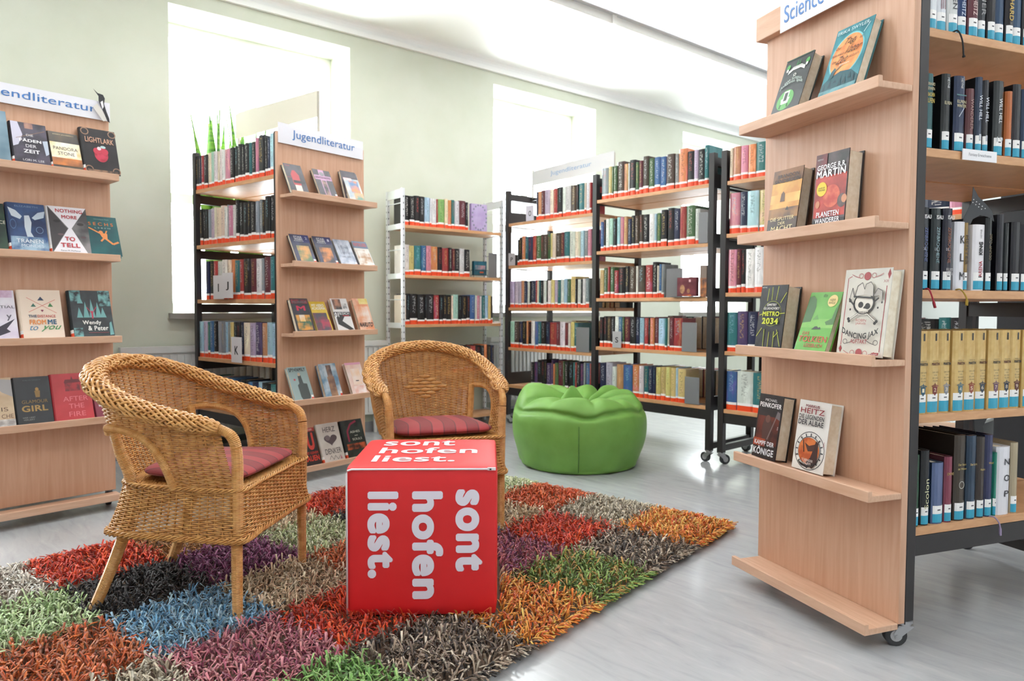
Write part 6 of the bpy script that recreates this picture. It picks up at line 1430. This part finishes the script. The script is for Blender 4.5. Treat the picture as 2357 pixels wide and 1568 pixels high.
bookend(SR, SR.p(.85, .03, S_SH[1] + .0005), SR.a, .09, .21, 'silver bookend at the end of the second shelf of the wall rack')
def small_box(name, F, x, y, z, w, d, h, col, items, label, cat):
    mb = MB(); mb.box(0, 0, 0, w, d, h, flat(col)); o = mb.build(name, bevel=0.001); o.location = F.p(x, y, z); o.rotation_euler = (0, 0, F.a); tag(o, label, cat)
    mb = MB(); draw(mb, items, w, h, -.0006); mb.build('cover_print', o); return o
small_box('audiobook_box', BR, 1.735, -.01, B2S[2] + .006, .15, .03, .125, '#5a1a26', [('m', .02, .02, .98, .98, '#5a1a26', '#74303a', 6), ('d', .28, .38, .13, .24, '#b88a62', '#7a4a38'), ('d', .6, .28, .08, .12, '#9a6a48'), ('r', .62, .75, .72, .88, '#d8b0b4'), ('m', .3, .0, .75, .1, '#c86a30', '#8a3a28', 8)], 'small maroon audiobook box leaning on the third shelf behind the beanbag', 'audiobook')
mb = MB(); mb.box(1.69, -.012, B2S[2] + .0005, 1.92, .05, B2S[2] + .005, mat('grey_stand', '#5d5e60', 0.4)); o = mb.build('audiobook_stand'); 
o.location = BR.o; o.rotation_euler = (0, 0, BR.a); tag(o, 'flat grey stand under the maroon audiobook box', 'stand')
small_box('picture_card', BR, 1.905, .0, B2S[2] + .0005, .05, .02, .205, '#7a6a60', [('m', 0, 0, 1, .6, '#c07a48', '#5a4038', 8)], 'narrow brown card at the end of the third shelf behind the beanbag', 'card')
small_box('hardcover_book', SR, .648, .0, S_SH[0] + .0005, .16, .03, .222, '#a894c0', [('m', .0, 0, 1, 1, '#ab98c2', '#b8a8cc', 4)] + [('d', .5 + .46 * cos(a), .5 + .46 * sin(a) , .05, .035, '#7d7f92') for a in [i * pi / 9 for i in range(18)]], 'lilac book shown face-out on the top shelf of the silver wall rack', 'book')
small_box('audiobook_case', SR, .69, .02, S_SH[1] + .02, .13, .03, .115, '#1f5664', [('m', 0, 0, 1, 1, '#236072', '#1b4654', 6), ('m', .1, .4, .9, .7, '#b88a90', '#2f7080', 6), ('r', .45, .15, .75, .25, '#c8582a')], 'teal audiobook case in a wire stand on the silver wall rack', 'audiobook')
mb = MB(); WIRE = mat('dark_wire', '#3c3e42', 0.4, 0.6)
for z in (.019, .06): mb.tube([(0, .012, z), (.15, .012, z), (.15, .056, z), (0, .056, z)], .0018, 6, WIRE, closed=True)
for x in (.002, .148):
    for y_ in (.012, .056): mb.tube([(x, y_, .0), (x, y_, .062)], .0018, 6, WIRE)
o = mb.build('wire_stand'); o.location = SR.p(.68, .0, S_SH[1]); o.rotation_euler = (0, 0, SR.a); tag(o, 'dark wire stand holding the teal audiobook case', 'stand')

# ---------------------------------------------------------------- snake plants on the window sill
LEAF = mat('snake_plant_leaf', '#4f8a34', 0.4); noise_mix(LEAF, '#3c7a2c', '#8fc04e', (3, 3, 22), 2.2, 0.35, 0.65, 3)
POT = mat('white_glazed_pot', '#e6e4de', 0.3)
def plant(t_, d_, n_, hmax, label, seed):
    rr = random.Random(seed)
    o = thing('snake_plant', label, 'plant', wp(t_, d_, ZS + .004), WF.a)
    mb = MB(); prof = [(.062, 0), (.07, .02), (.088, .14), (.092, .145), (.084, .145), (.07, .12)]
    NP = 24; V = [(r_ * cos(a), r_ * sin(a), z_) for r_, z_ in prof for a in [i / NP * 2 * pi for i in range(NP)]]
    mb.add(V, [(j * NP + i, j * NP + (i + 1) % NP, (j + 1) * NP + (i + 1) % NP, (j + 1) * NP + i) for j in range(5) for i in range(NP)] + [list(range(NP))[::-1]], POT); mb.build('pot', o, smooth=True)
    mb = MB(); mb.tube([(0, 0, .115), (0, 0, .122)], .074, 20, mat('potting_soil', '#3a2c22', 0.9)); mb.build('soil', o)
    for i in range(n_):
        a = rr.uniform(0, 2 * pi); r0 = rr.uniform(0.01, .06); H_ = hmax * rr.uniform(.86, 1.0); lean = rr.uniform(0, .16); w_ = rr.uniform(.03, .044); tw = rr.uniform(0, pi)
        mb = MB(); V = []; K_ = 12
        for j in range(K_ + 1):
            q = j / K_; z_ = .115 + q * H_; ww = w_ * (0.75 + .5 * sin(pi * min(1, q * 1.1))) * (1 - q ** 5) + .0005
            cx = (r0 + lean * q * q * H_) * cos(a); cy = (r0 + lean * q * q * H_) * sin(a); al = tw + .8 * q
            for s_, k_ in ((-1, 0), (0, .007), (1, 0), (0, -.003)):
                V.append((cx + s_ * ww * cos(al) - k_ * sin(al), cy + s_ * ww * sin(al) + k_ * cos(al), z_))
        F_ = [(j * 4 + i_, j * 4 + (i_ + 1) % 4, (j + 1) * 4 + (i_ + 1) % 4, (j + 1) * 4 + i_) for j in range(K_) for i_ in range(4)]
        mb.add(V, F_, LEAF); mb.build('leaf', o, smooth=True)
plant(-1.22, .17, 14, 1.30, 'tall snake plant in a pot on the window sill, left of the pair', 3)
plant(-1.0, .19, 13, 1.38, 'tall snake plant in a pot on the window sill, right of the pair', 5)
